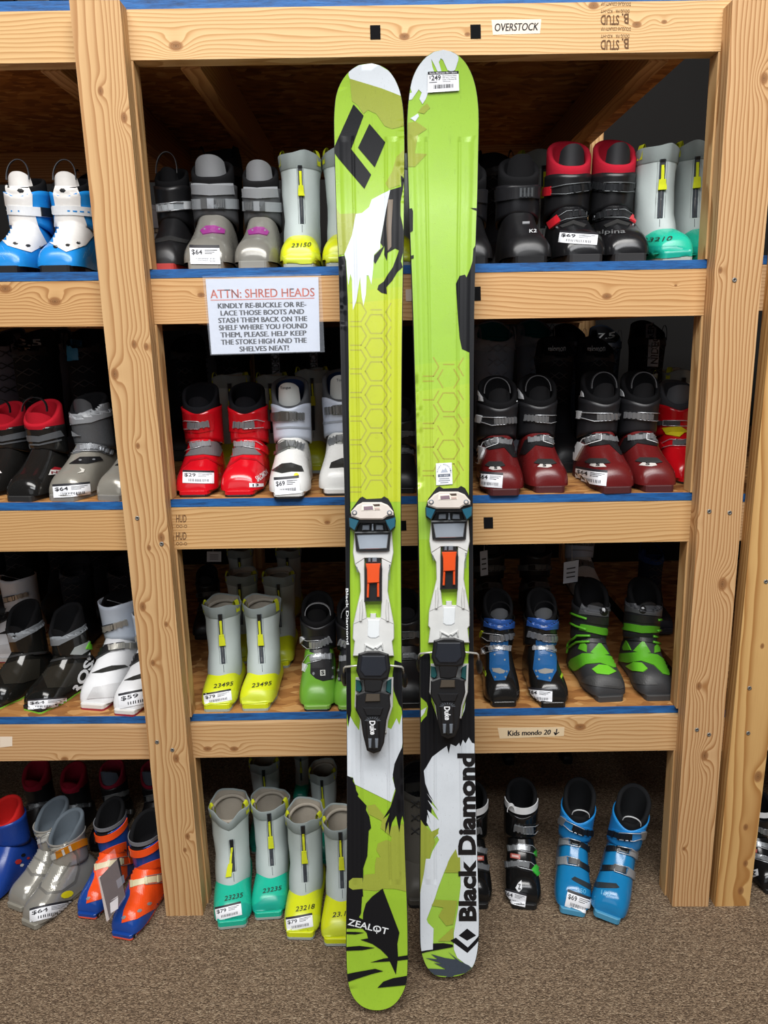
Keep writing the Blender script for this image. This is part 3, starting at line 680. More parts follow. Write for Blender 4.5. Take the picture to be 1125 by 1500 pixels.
# ---- right ski graphics
L2 = [
 (pxs((600, 535), (700, 525), (696, 735), (606, 735)), ski_plastic('a2c743', .21)), (pxs((600, 575), (700, 560), (696, 735), (606, 735)), ski_plastic('aaca42', .22)), (pxs((600, 620), (700, 610), (696, 735), (606, 735)), ski_plastic('b2cc42', .22)),
]
L2 += [(q, PATT) for i, q in enumerate(lattice(ski2, 617, 686, 520, 712, PATT)) if i % 4]
L2 += [
 (pxs((612, 790), (700, 790), (700, 1060), (612, 1060)), LIME),
 (ZA([(575, 540), (625, 530), (700, 580), (640, 620), (620, 740), (700, 745), (620, 830), (560, 830)]), OLV),
 (ZA([(660, 440), (700, 410), (720, 440), (680, 480), (640, 470)]), OLV),
 (ZA([(560, 345), (600, 340), (590, 310), (570, 295), (605, 235), (640, 165), (690, 105), (740, 72), (810, 58), (870, 68), (910, 82), (905, 130), (885, 192), (862, 202), (835, 192), (805, 125), (790, 114), (778, 140), (795, 200), (770, 202), (745, 150), (727, 118), (735, 170), (748, 205), (710, 205), (710, 335), (690, 385), (670, 416), (650, 382), (665, 340), (645, 320), (600, 385), (560, 390)]), WHT),
 (ZA([(590, 510), (640, 478), (647, 495), (622, 530)]), WHT),
 (ZB([(890, 790), (915, 738), (950, 730), (960, 748), (985, 690), (1000, 640), (1005, 560), (1030, 520), (1030, 1250), (985, 1245), (930, 1220), (915, 1150), (905, 1030), (895, 880)]), BLK),
 (pxs((687.5, 516), (697, 500), (697, 800), (699, 1095), (689, 1085), (687, 954), (686.8, 800), (687, 700), (687.8, 600)), BLK),
 (ZB([(580, 295), (600, 292), (608, 312), (607, 440), (580, 452)]), BLK), (ZB([(580, 605), (612, 600), (612, 622), (580, 628)]), BLK), (ZB([(985, 290), (1035, 292), (1035, 308), (1008, 300)]), BLK),
 (ZE([(640, 320), (690, 285), (715, 300), (725, 650), (775, 790), (960, 760), (980, 650), (1000, 560), (1003, 300), (1060, 300), (1065, 985), (640, 985), (640, 810), (690, 760), (700, 690), (690, 660), (640, 620)]), BLK),
 (ZE([(640, 720), (690, 695), (672, 740), (640, 770)]), WHT),
 (ZE([(955, 760), (983, 650), (975, 715)]), WHT),
 (ZE([(640, 980), (1065, 960), (1065, 1190), (640, 1190)]), BLK),
 (ZF([(610, -10), (1010, -10), (1012, 60), (800, 130), (700, 420), (690, 630), (610, 640)]), BLK),
 (ZF([(640, 240), (660, 210), (700, 140), (755, 98), (805, 62), (818, 120), (832, 48), (870, 65), (893, 40), (902, 66), (920, 18), (938, 45), (962, 0), (985, 40), (1012, 45), (1030, 640), (1045, 1086), (905, 1086), (900, 930), (870, 800), (830, 860), (780, 980), (740, 1086), (633, 1086), (660, 950), (700, 820), (750, 735), (735, 705), (712, 730), (740, 690), (750, 648), (698, 680), (660, 610), (665, 555), (692, 625), (680, 590), (664, 520), (748, 597), (730, 560), (668, 450), (747, 530), (720, 490), (660, 400), (718, 472), (680, 410), (650, 330)]), WHT),
 (ZF([(605, 590), (640, 625), (690, 678), (740, 655), (745, 690), (710, 720), (722, 750), (690, 830), (655, 950), (630, 1086), (605, 1086)]), OLV),
 (ZF([(870, 800), (900, 930), (902, 970), (790, 970), (830, 860)]), OLV),
 (ZG([(605, 0), (655, 0), (640, 80), (612, 250), (605, 250)]), OLV),
 (ZG([(655, -10), (770, -10), (815, 0), (770, 110), (720, 270), (660, 425), (670, 450), (710, 490), (705, 640), (660, 655), (610, 655), (610, 250), (640, 100)]), WHT),
 (ZG([(795, 70), (815, 10), (830, -20), (900, -20), (902, 85)]), OLV),
 (ZG([(905, -10), (1045, -10), (1045, 640), (1010, 770), (940, 745), (880, 700), (855, 640), (855, 520), (885, 350), (905, 180)]), WHT),
 (ZG([(720, 282), (880, 290), (850, 460), (800, 470), (745, 400), (780, 340), (695, 325)]), OLV), (ZG([(740, 580), (850, 480), (850, 580)]), OLV),
 (ZG([(705, 597), (780, 594), (848, 605), (850, 622), (700, 650), (610, 668), (610, 652), (705, 640)]), BLK),
 (ZG([(690, 672), (790, 700), (870, 712), (812, 655), (900, 725), (965, 755), (985, 775), (920, 840), (700, 822), (670, 776), (800, 782), (710, 735), (775, 745), (650, 700), (740, 710)]), ski_plastic('39424e', .2)),
 (ZG([(950, 490), (1015, 540), (950, 577), (890, 540)]), BLK), (ZG([(830, 575), (870, 555), (955, 625), (1036, 543), (1036, 580), (952, 665)]), BLK)]
def bd_name(mb, n):
    lettering(mb, ski2, 'Black Diamond', lambda a, b: (696.6 - a * .009 - b, 1349.5 - a), plastic('121216', .4, .1), 246, 23.6, .045, n)
ski_body(ski2, root2, LIME2, L2, bd_name)
mb = MB(); q = ZA([(705, 203), (908, 197), (912, 327), (703, 341)])
def lab(a, b, lev=0):
    x = (q[3][0] * (1 - a) + q[2][0] * a) * (1 - b) + (q[0][0] * (1 - a) + q[1][0] * a) * b
    y = (q[3][1] * (1 - a) + q[2][1] * a) * (1 - b) + (q[0][1] * (1 - a) + q[1][1] * a) * b
    return ski2.p(x, y, .0027 + lev * .0002)
mb.grid([[lab(i / 6, j / 6) for i in range(7)] for j in range(7)], LBL_W)
price_label(mb, lab, '249', (LBL_W, LBL_K), 'Rocky Mountain Ski + Sport', ('Black Diamond Zealot', '182 Skis + Marker', 'Duke 12 Bindings Blk', 'White'))
o = under(mb.build('price_sticker'), root2)
mb = MB(); qq = zf(480, 500, 4.6875)([(743, 838), (852, 832), (858, 980), (745, 988)])
def lab2(a, b, lev=0):
    x = (qq[3][0] * (1 - a) + qq[2][0] * a) * (1 - b) + (qq[0][0] * (1 - a) + qq[1][0] * a) * b
    y = (qq[3][1] * (1 - a) + qq[2][1] * a) * (1 - b) + (qq[0][1] * (1 - a) + qq[1][1] * a) * b
    return ski2.p(x, y, .0027 + lev * .0002)
mb.grid([[lab2(i / 4, j / 4) for i in range(5)] for j in range(5)], LBL_W)
GREY_INK = paper('5c6474')
put_text(mb, 'SKI + SPORT', lambda a, b: lab2(a, b, 2), .22, .39, .06, LBL_W, width=.56, bold=.01)
mb.add([lab2(.12, .36, 1), lab2(.88, .36, 1), lab2(.88, .49, 1), lab2(.12, .49, 1)], [(0, 1, 2, 3)], GREY_INK)
for i, s in enumerate('ROCKY MOUNTAIN'):
    if s == ' ': continue
    an = PI * (0.97 - .94 * i / 13)
    cx, cy = .5 + .38 * math.cos(an), .55 + .34 * math.sin(an); ro = an - PI / 2
    put_text(mb, s, lambda a, b: lab2(cx + a * math.cos(ro) - b * math.sin(ro), cy + a * math.sin(ro) + b * math.cos(ro), 1), 0, 0, .075, GREY_INK, width=.07)
mb.add([lab2(.28, .56, 1), lab2(.42, .72, 1), lab2(.5, .66, 1), lab2(.6, .78, 1), lab2(.74, .56, 1)], [(0, 1, 2, 3, 4)], paper('b4bccb'))
for i, w_ in enumerate((.62, .7, .5)):
    mb.add([lab2(.5 - w_ / 2, .26 - i * .09, 1), lab2(.5 + w_ / 2, .26 - i * .09, 1), lab2(.5 + w_ / 2, .29 - i * .09, 1), lab2(.5 - w_ / 2, .29 - i * .09, 1)], [(0, 1, 2, 3)], GREY_INK)
under(mb.build('shop_sticker'), root2)

# ---- bindings
def inset(poly, d):
    """Move a polygon's edges inwards by d (photo pixels)."""
    n = len(poly); ar = sum(poly[i][0] * poly[(i + 1) % n][1] - poly[(i + 1) % n][0] * poly[i][1] for i in range(n)); s = 1 if ar > 0 else -1; out = []
    for i in range(n):
        p0, p1, p2 = Vector(poly[i - 1]), Vector(poly[i]), Vector(poly[(i + 1) % n])
        e1, e2 = (p1 - p0).normalized(), (p2 - p1).normalized()
        n1, n2 = Vector((-e1.y, e1.x)) * s, Vector((-e2.y, e2.x)) * s; b = n1 + n2
        b = b.normalized() if b.length > 1e-3 else n1
        out.append(tuple(p1 + b * d / max(.45, b.dot(n1))))
    return out
class Bind:
    def __init__(s, k, root, second): s.k, s.root, s.sec = k, root, second
    def shift(s, pts):
        if not s.sec: return pts
        return [(x + 112.4 - 2.7 * (y - 745) / 285, y - 15.6 - 4.9 * (y - 745) / 285) for x, y in pts]
    def block(s, name, polys, parent=None):
        """polys: (photo outline, n0, n1, material[, bevel px])"""
        mb = MB()
        for q in polys:
            pts, n0, n1, mat = q[:4]; bv = q[4] if len(q) > 4 else .9
            pts = s.shift(pts); ins = inset(pts, bv); n = len(pts); h = min((n1 - n0) * .5, .0022)
            rows = [[s.k.p(x, y, n0) for x, y in pts], [s.k.p(x, y, n1 - h) for x, y in pts], [s.k.p(x, y, n1) for x, y in ins]]
            ar = sum(pts[i][0] * pts[(i + 1) % n][1] - pts[(i + 1) % n][0] * pts[i][1] for i in range(n))
            mb.grid(rows, mat, True, smooth=False, flip=ar > 0)
            V, F, bd = fill(ins, 400, 400)
            V3 = [s.k.p(x, y, n1) for x, y in V]
            mb.add(V3, [f if (V3[f[1]] - V3[f[0]]).cross(V3[f[2]] - V3[f[0]]).dot(s.k.N) > 0 else f[::-1] for f in F], mat)
        o = mb.build(name); under(o, s.root)
        if parent is not None: o.parent = parent; o.matrix_parent_inverse = Matrix.Identity(4)
        return o
def circ(cx, cy, r, n=12): return [(cx + r * math.cos(i * 2 * PI / n), cy + r * math.sin(i * 2 * PI / n)) for i in range(n)]
PW, PK, PB, PO, PS, PT = plastic('d9dad8', .35, .5), plastic('191a1d', .38, .6), plastic('1d5a70', .3, .3), plastic('e8531c', .32, .35), metal('b9c3cf', .22), plastic('174a4c', .35, .3)
FACE = plastic('dcd3cb', .22, .4); GRY = plastic('7d858f', .35, .4, .3); BRN = plastic('4a4238', .5, .5)
for k, root, sec in ((ski1, root1, False), (ski2, root2, True)):
    b = Bind(k, root, sec)
    b.block('mounting_plate', [
        (ZD([(150, 400), (430, 400), (442, 560), (427, 640), (352, 602), (225, 602), (152, 650), (138, 560)]), 0, .014, PW),
        (ZD([(152, 650), (225, 602), (228, 930), (243, 1052), (140, 1100), (150, 1050), (170, 960), (195, 850), (190, 720)]), 0, .013, PW),
        (ZD([(352, 602), (427, 640), (405, 720), (400, 850), (420, 960), (438, 1050), (446, 1100), (345, 1052), (352, 930)]), 0, .013, PW),
        (ZD([(243, 1047), (268, 1047), (268, 1015), (312, 1015), (312, 1047), (345, 1047), (446, 1095), (447, 1205), (432, 1225), (446, 1335), (138, 1335), (150, 1225), (136, 1205), (140, 1095)]), 0, .012, PW),
        (ZD([(250, 1062), (338, 1062), (335, 1185), (310, 1200), (270, 1200), (248, 1185)]), .012, .0135, plastic('e6ebee', .3, .3)),
        (ZD([(190, 930), (205, 905), (212, 1000), (205, 1075), (186, 1075)]), .013, .017, PW), (ZD([(390, 905), (403, 930), (408, 1075), (388, 1075), (382, 1000)]), .013, .017, PW),
        (ZD([(225, 1240), (300, 1275), (292, 1290), (238, 1262), (232, 1300), (222, 1300)]), .012, .016, PW), (ZD([(300, 1270), (360, 1235), (366, 1290), (356, 1290), (350, 1258), (318, 1285)]), .012, .016, PW)])
    o = b.block('glide_pad_frame', [(ZD([(152, 415), (420, 408), (412, 545), (385, 552), (195, 554), (162, 546)]), .014, .020, PK)])
    b.block('glide_pad', [(ZD([(165, 428), (405, 422), (392, 528), (330, 532), (186, 535)]), .020, .0225, PS)], o)
    o = b.block('lever_housing', [(ZD([(238, 600), (340, 598), (358, 680), (355, 925), (222, 928), (228, 680)]), .0, .016, PK)])
    b.block('walk_lever', [(ZD([(232, 642), (345, 640), (338, 690), (336, 785), (244, 790), (242, 690)]), .016, .025, PO), (ZD([(244, 788), (262, 788), (258, 898), (241, 898)]), .016, .023, PO), (ZD([(318, 785), (336, 785), (336, 893), (318, 893)]), .016, .023, PO)], o)
    b.block('lever_catch', [(ZD([(252, 596), (272, 596), (272, 632), (252, 632)]), .016, .020, GRY), (ZD([(282, 596), (318, 596), (318, 632), (282, 632)]), .016, .019, GRY)], o)
    toe = b.block('toe_piece', [(ZD([(190, 150), (210, 140), (240, 158), (350, 153), (372, 138), (402, 155), (425, 195), (443, 240), (460, 320), (455, 375), (420, 405), (402, 392), (380, 335), (190, 335), (150, 402), (110, 375), (106, 310), (128, 235)]), .0, .044, PK)])
    b.block('toe_base', [(ZD([(190, 325), (380, 325), (402, 398), (160, 402)]), 0, .015, PK)], toe)
    b.block('toe_wing', [(ZD([(108, 300), (185, 318), (150, 396), (112, 368)]), .044, .050, PB)], toe); b.block('toe_wing', [(ZD([(380, 318), (458, 295), (455, 365), (418, 398), (390, 345)]), .044, .050, PB)], toe)
    b.block('toe_cover', [(ZD([(122, 255), (170, 203), (212, 182), (350, 182), (400, 203), (442, 252), (442, 280), (392, 290), (362, 312), (190, 312), (128, 290)]), .044, .054, FACE, 2.0)], toe)
    b.block('printed_panel', [(ZD([(205, 203), (340, 197), (345, 242), (200, 247)]), .054, .0548, plastic('ece6da', .3, .1)), (ZD([(218, 215), (285, 210), (290, 238), (220, 242)]), .0548, .0552, plastic('8d7782', .4, .6)), (ZD([(285, 198), (338, 195), (340, 212), (300, 214)]), .0548, .0552, plastic('4a3a30', .5, .3)), (ZD([(298, 222), (338, 220), (340, 238), (302, 240)]), .0548, .0552, plastic('c9b2a8', .5, .4))], toe)
    for cx in (150, 412): b.block('screw', [(ZD(circ(cx, 262, 20)), .053, .0555, GRY, 1.2), (ZD(circ(cx, 262, 11)), .0555, .0565, FACE, .5)], toe)
    b.block('release_roller', [(ZD([(207, 350), (265, 346), (262, 390), (205, 392)]), .014, .030, GRY), (ZD([(310, 346), (365, 350), (367, 392), (308, 390)]), .014, .030, GRY), (ZD([(277, 340), (294, 340), (294, 396), (277, 396)]), .014, .026, PS)], toe)
    b.block('heel_plate', [(ZE([(158, 470), (150, 690), (188, 775), (212, 900), (392, 890), (402, 800), (437, 690), (442, 470)]), 0, .011, PW)])
    heel = b.block('heel_piece', [(ZE([(160, 600), (235, 572), (345, 572), (412, 592), (420, 690), (390, 790), (372, 960), (345, 1025), (292, 1042), (243, 1020), (213, 900), (198, 790), (158, 715)]), .008, .046, PK, 2.2), (ZE([(215, 700), (365, 700), (345, 760), (240, 760)]), .046, .050, PK), (ZE([(232, 770), (330, 770), (338, 980), (296, 1015), (246, 980)]), .046, .053, PK, 1.5)])
    b.block('step_pad', [(ZE([(180, 292), (250, 272), (330, 272), (405, 296), (420, 400), (402, 480), (350, 495), (240, 492), (188, 488), (162, 420)]), .012, .050, PK, 2.5), (ZE([(205, 310), (380, 310), (392, 420), (350, 465), (225, 465), (190, 420)]), .050, .053, plastic('1d222c', .45, .8), 1.5)], heel)
    b.block('step_pad_lip', [(ZE([(218, 495), (238, 482), (345, 482), (365, 502), (348, 575), (292, 588), (228, 578)]), .012, .048, PK, 1.5)], heel)
    b.block('heel_bridge', [(ZE([(237, 595), (340, 595), (342, 652), (228, 655)]), .046, .051, BRN)], heel)
    b.block('heel_arm', [(ZE([(158, 488), (192, 495), (208, 560), (190, 585), (158, 572)]), .008, .034, PT)], heel); b.block('heel_arm', [(ZE([(392, 500), (428, 480), (424, 600), (385, 575)]), .008, .034, PT)], heel)
    for x0 in (252, 302): b.block('adjuster', [(ZE([(x0, 930), (x0 + 27, 930), (x0 + 23, 1002), (x0 + 4, 1002)]), .053, .056, GRY)], heel)
    mb = MB(); ZZ = lambda x, y: b.shift(ZE([(x, y)]))[0]
    put_text(mb, 'Duke', lambda a, bb: k.p(*ZZ(262 + bb + a * .08, 797 + a), .0534), 0, 0, 42, plastic('e9ebee', .4, .1), width=104, bold=.03)
    for i in range(9):
        an = PI * (1.05 + .9 * i / 8); c_, s_ = math.cos(an), math.sin(an)
        mb.add([k.p(*ZZ(286 + c_ * r + d * s_, 800 + s_ * r * .55 - d * c_), .0534) for r, d in ((32, -1.5), (60, -1.5), (60, 1.5), (32, 1.5))], [(0, 1, 2, 3)], GRY)
    o = under(mb.build('lettering'), root); o.parent = heel; o.matrix_parent_inverse = Matrix.Identity(4)
    for (s_, x_, y_, w2) in (('EPF', 160, 668, 40), ('MARKER', 408, 650, 120)):
        mk = MB(); put_text(mk, s_, lambda a, bb: k.p(*b.shift(ZD([(x_ + bb + a * (.13 if x_ < 300 else -.02), y_ + a)]))[0], .0134), 0, 0, 11, GRY, width=w2, bold=.02)
        under(mk.build('printed_mark'), root)
    w_ = metal('d2d2cc', .25)
    for side in (0, 1):
        br = MB()
        P = [(200, 384), (165, 384), (80, 393), (72, 402), (70, 440)] if side == 0 else [(385, 380), (420, 383), (500, 392), (512, 402), (517, 450)]
        N = [.012, .012, .010, .006, -.012]
        br.tube([k.p(*ZZ(x, y), n) for (x, y), n in zip(P, N)], .0021, w_)
        x, y = P[-1]; e = [k.p(*ZZ(x + dx, y + dy), n) for dx, dy, n in ((0, -8, -.010), (3, 18, -.022), (7, 60, -.040), (8, 85, -.048))]
        br.tube(e, [.0035, .0065, .0070, .0045], PK)
        under(br.build('brake_arm'), root)
# ------------------------------------------------------------------ boots (millimetres in the boot's own frame, toe towards -y)
def interp(tab, x):
    if x <= tab[0][0]: return tab[0][1:]
    for a, b in zip(tab, tab[1:]):
        if x <= b[0]:
            t = (x - a[0]) / (b[0] - a[0]); t = t * t * (3 - 2 * t) * .5 + t * .5
            return tuple(p + (q - p) * t for p, q in zip(a[1:], b[1:]))
    return tab[-1][1:]
SHELL = [(0, 27, 24), (3, 35, 37), (9, 41, 48), (22, 46, 60), (42, 48.5, 68), (66, 48, 80), (90, 45.5, 98), (108, 43.5, 116), (124, 43, 132), (140, 43, 144), (165, 43, 140), (190, 41.5, 112), (210, 38, 86), (225, 31, 70), (232, 22, 58)]
LOW = [(0, 26, 26), (3, 34, 38), (9, 40, 47), (22, 44.5, 56), (42, 46.5, 63), (62, 46.5, 70), (90, 46, 76), (120, 45, 70), (150, 45, 55), (190, 45, 48), (215, 41, 46), (228, 33, 44), (234, 22, 40)]
SOLE = [(-7, 26), (-4, 31), (4, 34), (30, 36), (60, 43), (90, 42), (120, 37), (165, 37), (205, 38), (225, 34), (236, 22)]
YS = [0, 1, 3, 6, 10, 16, 24, 33, 43, 54, 66, 78, 90, 99, 108, 116, 124, 132, 140, 155, 172, 190, 203, 214, 222, 228, 232]

class Boot:
    def __init__(s, alpha, mirror=False, foot=1, beta=0.0):
        s.mbs = {}; s.order = []; s.a = alpha; s.mir = mirror; s.foot = foot; s.base = []
        ca, sa, cb, sb = math.cos(alpha), math.sin(alpha), math.cos(beta), math.sin(beta)
        s.dir = Vector((sb * ca, cb * ca, -sa)); s.rt = Vector((cb, -sb, 0)); s.up = Vector((sb * sa, cb * sa, ca))
    def part(s, name, new=False):
        if new or name not in s.mbs:
            mb = MB(); s.mbs.setdefault(name, []).append(mb); s.order.append((name, mb)); return mb
        return s.mbs[name][-1]
    # --- solid pieces
    def arch(s, tab, mat, name='shell', zb=13, n=2.5, scale=1.0, tint=None):
        rows = []
        for y in YS:
            w, h = interp(tab, y); w *= scale
            cx = s.foot * 4.0 * math.exp(-((y - 10) / 60.0) ** 2)
            r = []
            for k in range(41):
                a = PI * k / 40; c, q = math.cos(a), math.sin(a)
                r.append((cx - w * math.copysign(abs(c) ** (2 / n), c), y, zb + (h - zb) * q ** (2 / n)))
            rows.append(r)
        mb = s.part(name); mb.grid(rows, mat, cap0=True, cap1=True, flip=False); s.base.append(mb)
    def sole(s, mat, h=14, name='sole', mat2=None, split=5, grow=0):
        mb = s.part(name); L = []; R = []
        for y, w in SOLE:
            cx = s.foot * 4.0 * math.exp(-((y - 10) / 60.0) ** 2); L.append((cx - w - grow, y - grow * .3)); R.append((cx + w + grow, y - grow * .3))
        ring = L + R[::-1]
        zs = [0, h] if not mat2 else [0, split, split, h]
        for z0, z1, m in ([(0, h, mat)] if not mat2 else [(0, split, mat2), (split, h, mat)]):
            mb.grid([[(x, y, z0) for x, y in ring], [(x, y, z1 - 1.2) for x, y in ring], [(x * .97, y + (1.0 if y < 100 else -1.0), z1) for x, y in ring]], m, True, smooth=False, cap0=True, cap1=True, flip=True)
        s.base.append(mb)
    def cuffS(s, ph, t):
        zb = 88 + 26 * (0.5 + 0.5 * math.cos(ph)) ** 1.5; zt = s.ct + s.cv * math.cos(ph) + s.cn * math.exp(-(ph / .6) ** 2)
        z = zb + (zt - zb) * t; yc = 160 - 10 * (z - 90) / 100; ry = 49 + 4 * (z - 90) / 100; rx = s.cw + 2.5 * (z - 90) / 100
        return Vector((rx * math.sin(ph), yc - ry * math.cos(ph), z))
    def cuff(s, mat, top=190, vee=-4, notch=-8, width=45.0, name='cuff'):
        s.ct, s.cv, s.cn, s.cw = top, vee, notch, width; rows = []
        seq = [(0, -4), (0, -1), (.0, 0), (.12, .5), (.3, .3), (.5, 0), (.7, 0), (.88, .3), (1.0, .4), (1.0, -2.5), (.9, -4), (.7, -5)]
        phs = [(-PI + 2 * PI * k / 40) for k in range(40)]
        for t, off in seq:
            r = []
            for ph in phs:
                p = s.cuffS(ph, t); o = Vector((math.sin(ph), -math.cos(ph), 0)); r.append(p + o * off)
            rows.append(r)
        mb = s.part(name); mb.grid(rows, mat, True, flip=False); s.base.append(mb)
    def liner(s, mat, matin=None, back=246, side=214, front=188, th=10, rx=43, ry=50, name='liner', yc0=152, lean=.10):
        phs = [(-PI + 2 * PI * k / 44) for k in range(44)]
        def rim(ph):
            u = (1 - math.cos(ph)) / 2      # 0 front, 1 back
            return front + (side - front) * min(1, u / .5) ** 1.3 + (back - side) * max(0, (u - .5) / .5) ** .8
        rows = []
        for off, dz, fr in ((-1, 0, 0), (0, 0, .5), (0, -5, 1), (-th * .2, -1, 1), (-th * .5, 0.6, 1), (-th * .8, -1, 1), (-th, -6, 1), (-th - 1, 0, .5), (-th - 2, 0, 0), (-th - 6, -25, 0)):
            r = []
            for ph in phs:
                zr = rim(ph); z = 168 + (zr - 168) * fr + dz; yc = yc0 - lean * (z - 170)
                r.append((max(2, rx + off) * math.sin(ph), yc - max(2, ry + off) * math.cos(ph), z))
            rows.append(r)
        mb = s.part(name); mb.grid(rows[:7], mat, True); mb.grid(rows[6:], matin or mat, True, cap1=True); s.base.append(mb)
    def tongue(s, mat, top=224, rx=33, ry=39, wid=.95, yc0=150, lean=.06, th=7, name='tongue', bot=150):
        mb = s.part(name); n = 14; fr, bk = [], []
        for j in range(9):
            t = j / 8; f, b = [], []
            for i in range(n + 1):
                ph = wid * (2 * i / n - 1) * (1 - .18 * t * t)
                edge = abs(2 * i / n - 1); z = bot + (top - bot) * t - (12 * edge ** 2.5 if t > .5 else 0) * (t - .5) * 2
                yc = yc0 - lean * (z - 170); f.append((rx * math.sin(ph), yc - ry * math.cos(ph), z)); b.append(((rx - th) * math.sin(ph), yc - (ry - th) * math.cos(ph), z))
            fr.append(f); bk.append(b)
        mb.grid(fr, mat); mb.grid(bk, mat, flip=True); mb.grid([fr[-1], bk[-1]], mat)
        for e in (0, -1): mb.grid([[r[e] for r in fr], [r[e] for r in bk]], mat, flip=(e == 0))
        s.base.append(mb)
    # --- drawing onto the surface, in the front view's unit box
    def ready(s):
        vs, fs = [], []
        for mb in s.base:
            b = len(vs); vs += [Vector(v) for v in mb.v]; fs += [tuple(b + i for i in f) for f in mb.f]
        s.bvh = BVHTree.FromPolygons(vs, fs)
        S = [v.dot(s.rt) for v in vs]; T = [v.dot(s.up) for v in vs]; T0 = [v.dot(s.up) for v in vs if v.y < 60]
        s.s0, s.s1, s.t0, s.t1 = min(S), max(S), min(T0), max(T)
        return s
    def st(s, u, v, flip=True):
        if s.mir and flip: u = 1 - u
        return (s.s0 + u * (s.s1 - s.s0), s.t0 + v * (s.t1 - s.t0))
    def cast(s, a, t):
        o = s.rt * a + s.up * t - s.dir * 900
        h = s.bvh.ray_cast(o, s.dir)
        if h[0] is None: return None
        n = h[1]
        if n.dot(s.dir) > 0: n = -n
        return h[0], n
    def plate(s, name, pts, th, mat, new=False, g=6.0, flip=True, raw=False):
        P = pts if raw else [s.st(u, v, flip) for u, v in pts]
        up = th + (.9 if th <= .8 else .5); g = min(g, 4.5) if g < 10 else g
        V, F, bd = fill(P, g, g); mb = s.part(name, new)
        H = [s.cast(*v) for v in V]; idx = {}; vs = []
        def vid(i, lo):
            k = (i, lo)
            if k not in idx: idx[k] = len(vs); vs.append(H[i][0] + H[i][1] * (-1.5 if lo else up))
            return idx[k]
        fs = []
        for f in F:
            if any(H[i] is None for i in f): continue
            c = [H[i][0] for i in f]
            if max((c[0] - c[1]).length, (c[1] - c[2]).length, (c[2] - c[0]).length) > 28: continue
            nn = (c[1] - c[0]).cross(c[2] - c[0]); f = f if nn.dot(s.dir) < 0 else f[::-1]
            fs.append(tuple(vid(i, 0) for i in f))
        if th > .8 and mat is not LBL_K:
            for i, j in bd:
                if H[i] is None or H[j] is None or (i, 0) not in idx or (j, 0) not in idx: continue
                fs.append((vid(i, 0), vid(i, 1), vid(j, 1), vid(j, 0)))
        if fs: mb.add(vs, fs, mat, th <= .8)
    def wire(s, name, pts, r, mat, lift=2.5, new=False, flip=True):
        P = []; pts2 = []
        for a, b in zip(pts, pts[1:]):
            for k in range(5): pts2.append((a[0] + (b[0] - a[0]) * k / 5, a[1] + (b[1] - a[1]) * k / 5))
        pts2.append(pts[-1])
        for u, v in pts2:
            h = s.cast(*s.st(u, v, flip))
            if h: P.append(h[0] + h[1] * lift)
        if len(P) > 2: s.part(name, new).tube(P, r, mat, 6)
    def text(s, name, txt, u, v, h, mat, width=None, bold=.01, shear=0.0, rot=0.0, lift=.6):
        """Lettering with its start at (u, v); height and width in the unit box."""
        vs, fs, w = text_mesh(txt, bold, shear); sw, sh = s.s1 - s.s0, s.t1 - s.t0
        if s.mir: u = 1 - u - (width or 0)
        H = h * sh; Wd = (width * sw) if width else w * H; c, q = math.cos(rot), math.sin(rot); P = []
        a0, t0 = s.s0 + u * sw, s.t0 + v * sh
        for a, b in vs:
            x, y = a * Wd / w, b * H; k = s.cast(a0 + x * c - y * q, t0 + x * q + y * c)
            P.append(k[0] + k[1] * (lift + 1.3) if k else None)
        F = [f for f in fs if all(P[i] is not None for i in f)]
        use = sorted({i for f in F for i in f}); m = {i: j for j, i in enumerate(use)}
        if F: s.part(name).add([P[i] for i in use], [tuple(m[i] for i in f) for f in F], mat)
    def label(s, u, v, w, h, rot=0.0, price='64'):
        """Price sticker with its centre at (u, v)."""
        c, q = math.cos(rot), math.sin(rot); sw, sh = s.s1 - s.s0, s.t1 - s.t0; a0, t0 = s.st(u, v); Wd, Hh = w * sw, h * sh
        if s.mir: q = -q
        def P(a, b): x, y = (a - .5) * Wd, (b - .5) * Hh; return (a0 + x * c - y * q, t0 + x * q + y * c)
        s.plate('price_sticker', [P(0, 0), P(1, 0), P(1, 1), P(0, 1)], .79, LBL_W, g=5, raw=True)
        s.plate('price_sticker', [P(0, .86), P(1, .86), P(1, 1.02), P(0, 1.02)], 1.4, LBL_K, g=5, raw=True)
        def line(x0, y0, x1, y1): s.plate('price_sticker', [P(x0, y0), P(x1, y0), P(x1, y1), P(x0, y1)], 1.5, LBL_K, g=5, raw=True)
        for i in range(3): line(.5, .74 - i * .1, .93 - .09 * i, .775 - i * .1)
        x = .2; r = random.Random(5)
        while x < .85: line(x, .14, x + .02, .34); x += .02 + r.choice((.02, .035))
        vs, fs, wt = text_mesh('$' + price, .015, 0.0); pts = []
        for a, b in vs: k = s.cast(*P(.06 + a / wt * .36, .52 + b * .26)); pts.append(k[0] + k[1] * 2.2 if k else None)
        F = [f for f in fs if all(pts[i] is not None for i in f)]
        if F: s.part('price_sticker').add([p or Vector() for p in pts], F, LBL_K)
    def band(s, name, pts, hw, th, mat, new=False, g=6.0, flip=True):
        """Strap along a polyline of half height hw."""
        up, dn = [], []
        for i, (u, v) in enumerate(pts):
            a = pts[max(0, i - 1)]; b = pts[min(len(pts) - 1, i + 1)]; dx, dy = b[0] - a[0], b[1] - a[1]
            asp = (s.t1 - s.t0) / (s.s1 - s.s0); l = math.hypot(dx, dy * asp); nx, ny = -dy * asp / l, dx / l
            up.append((u + nx * hw * asp, v + ny * hw)); dn.append((u - nx * hw * asp, v - ny * hw))
        s.plate(name, dn + up[::-1], th, mat, new, g, flip)
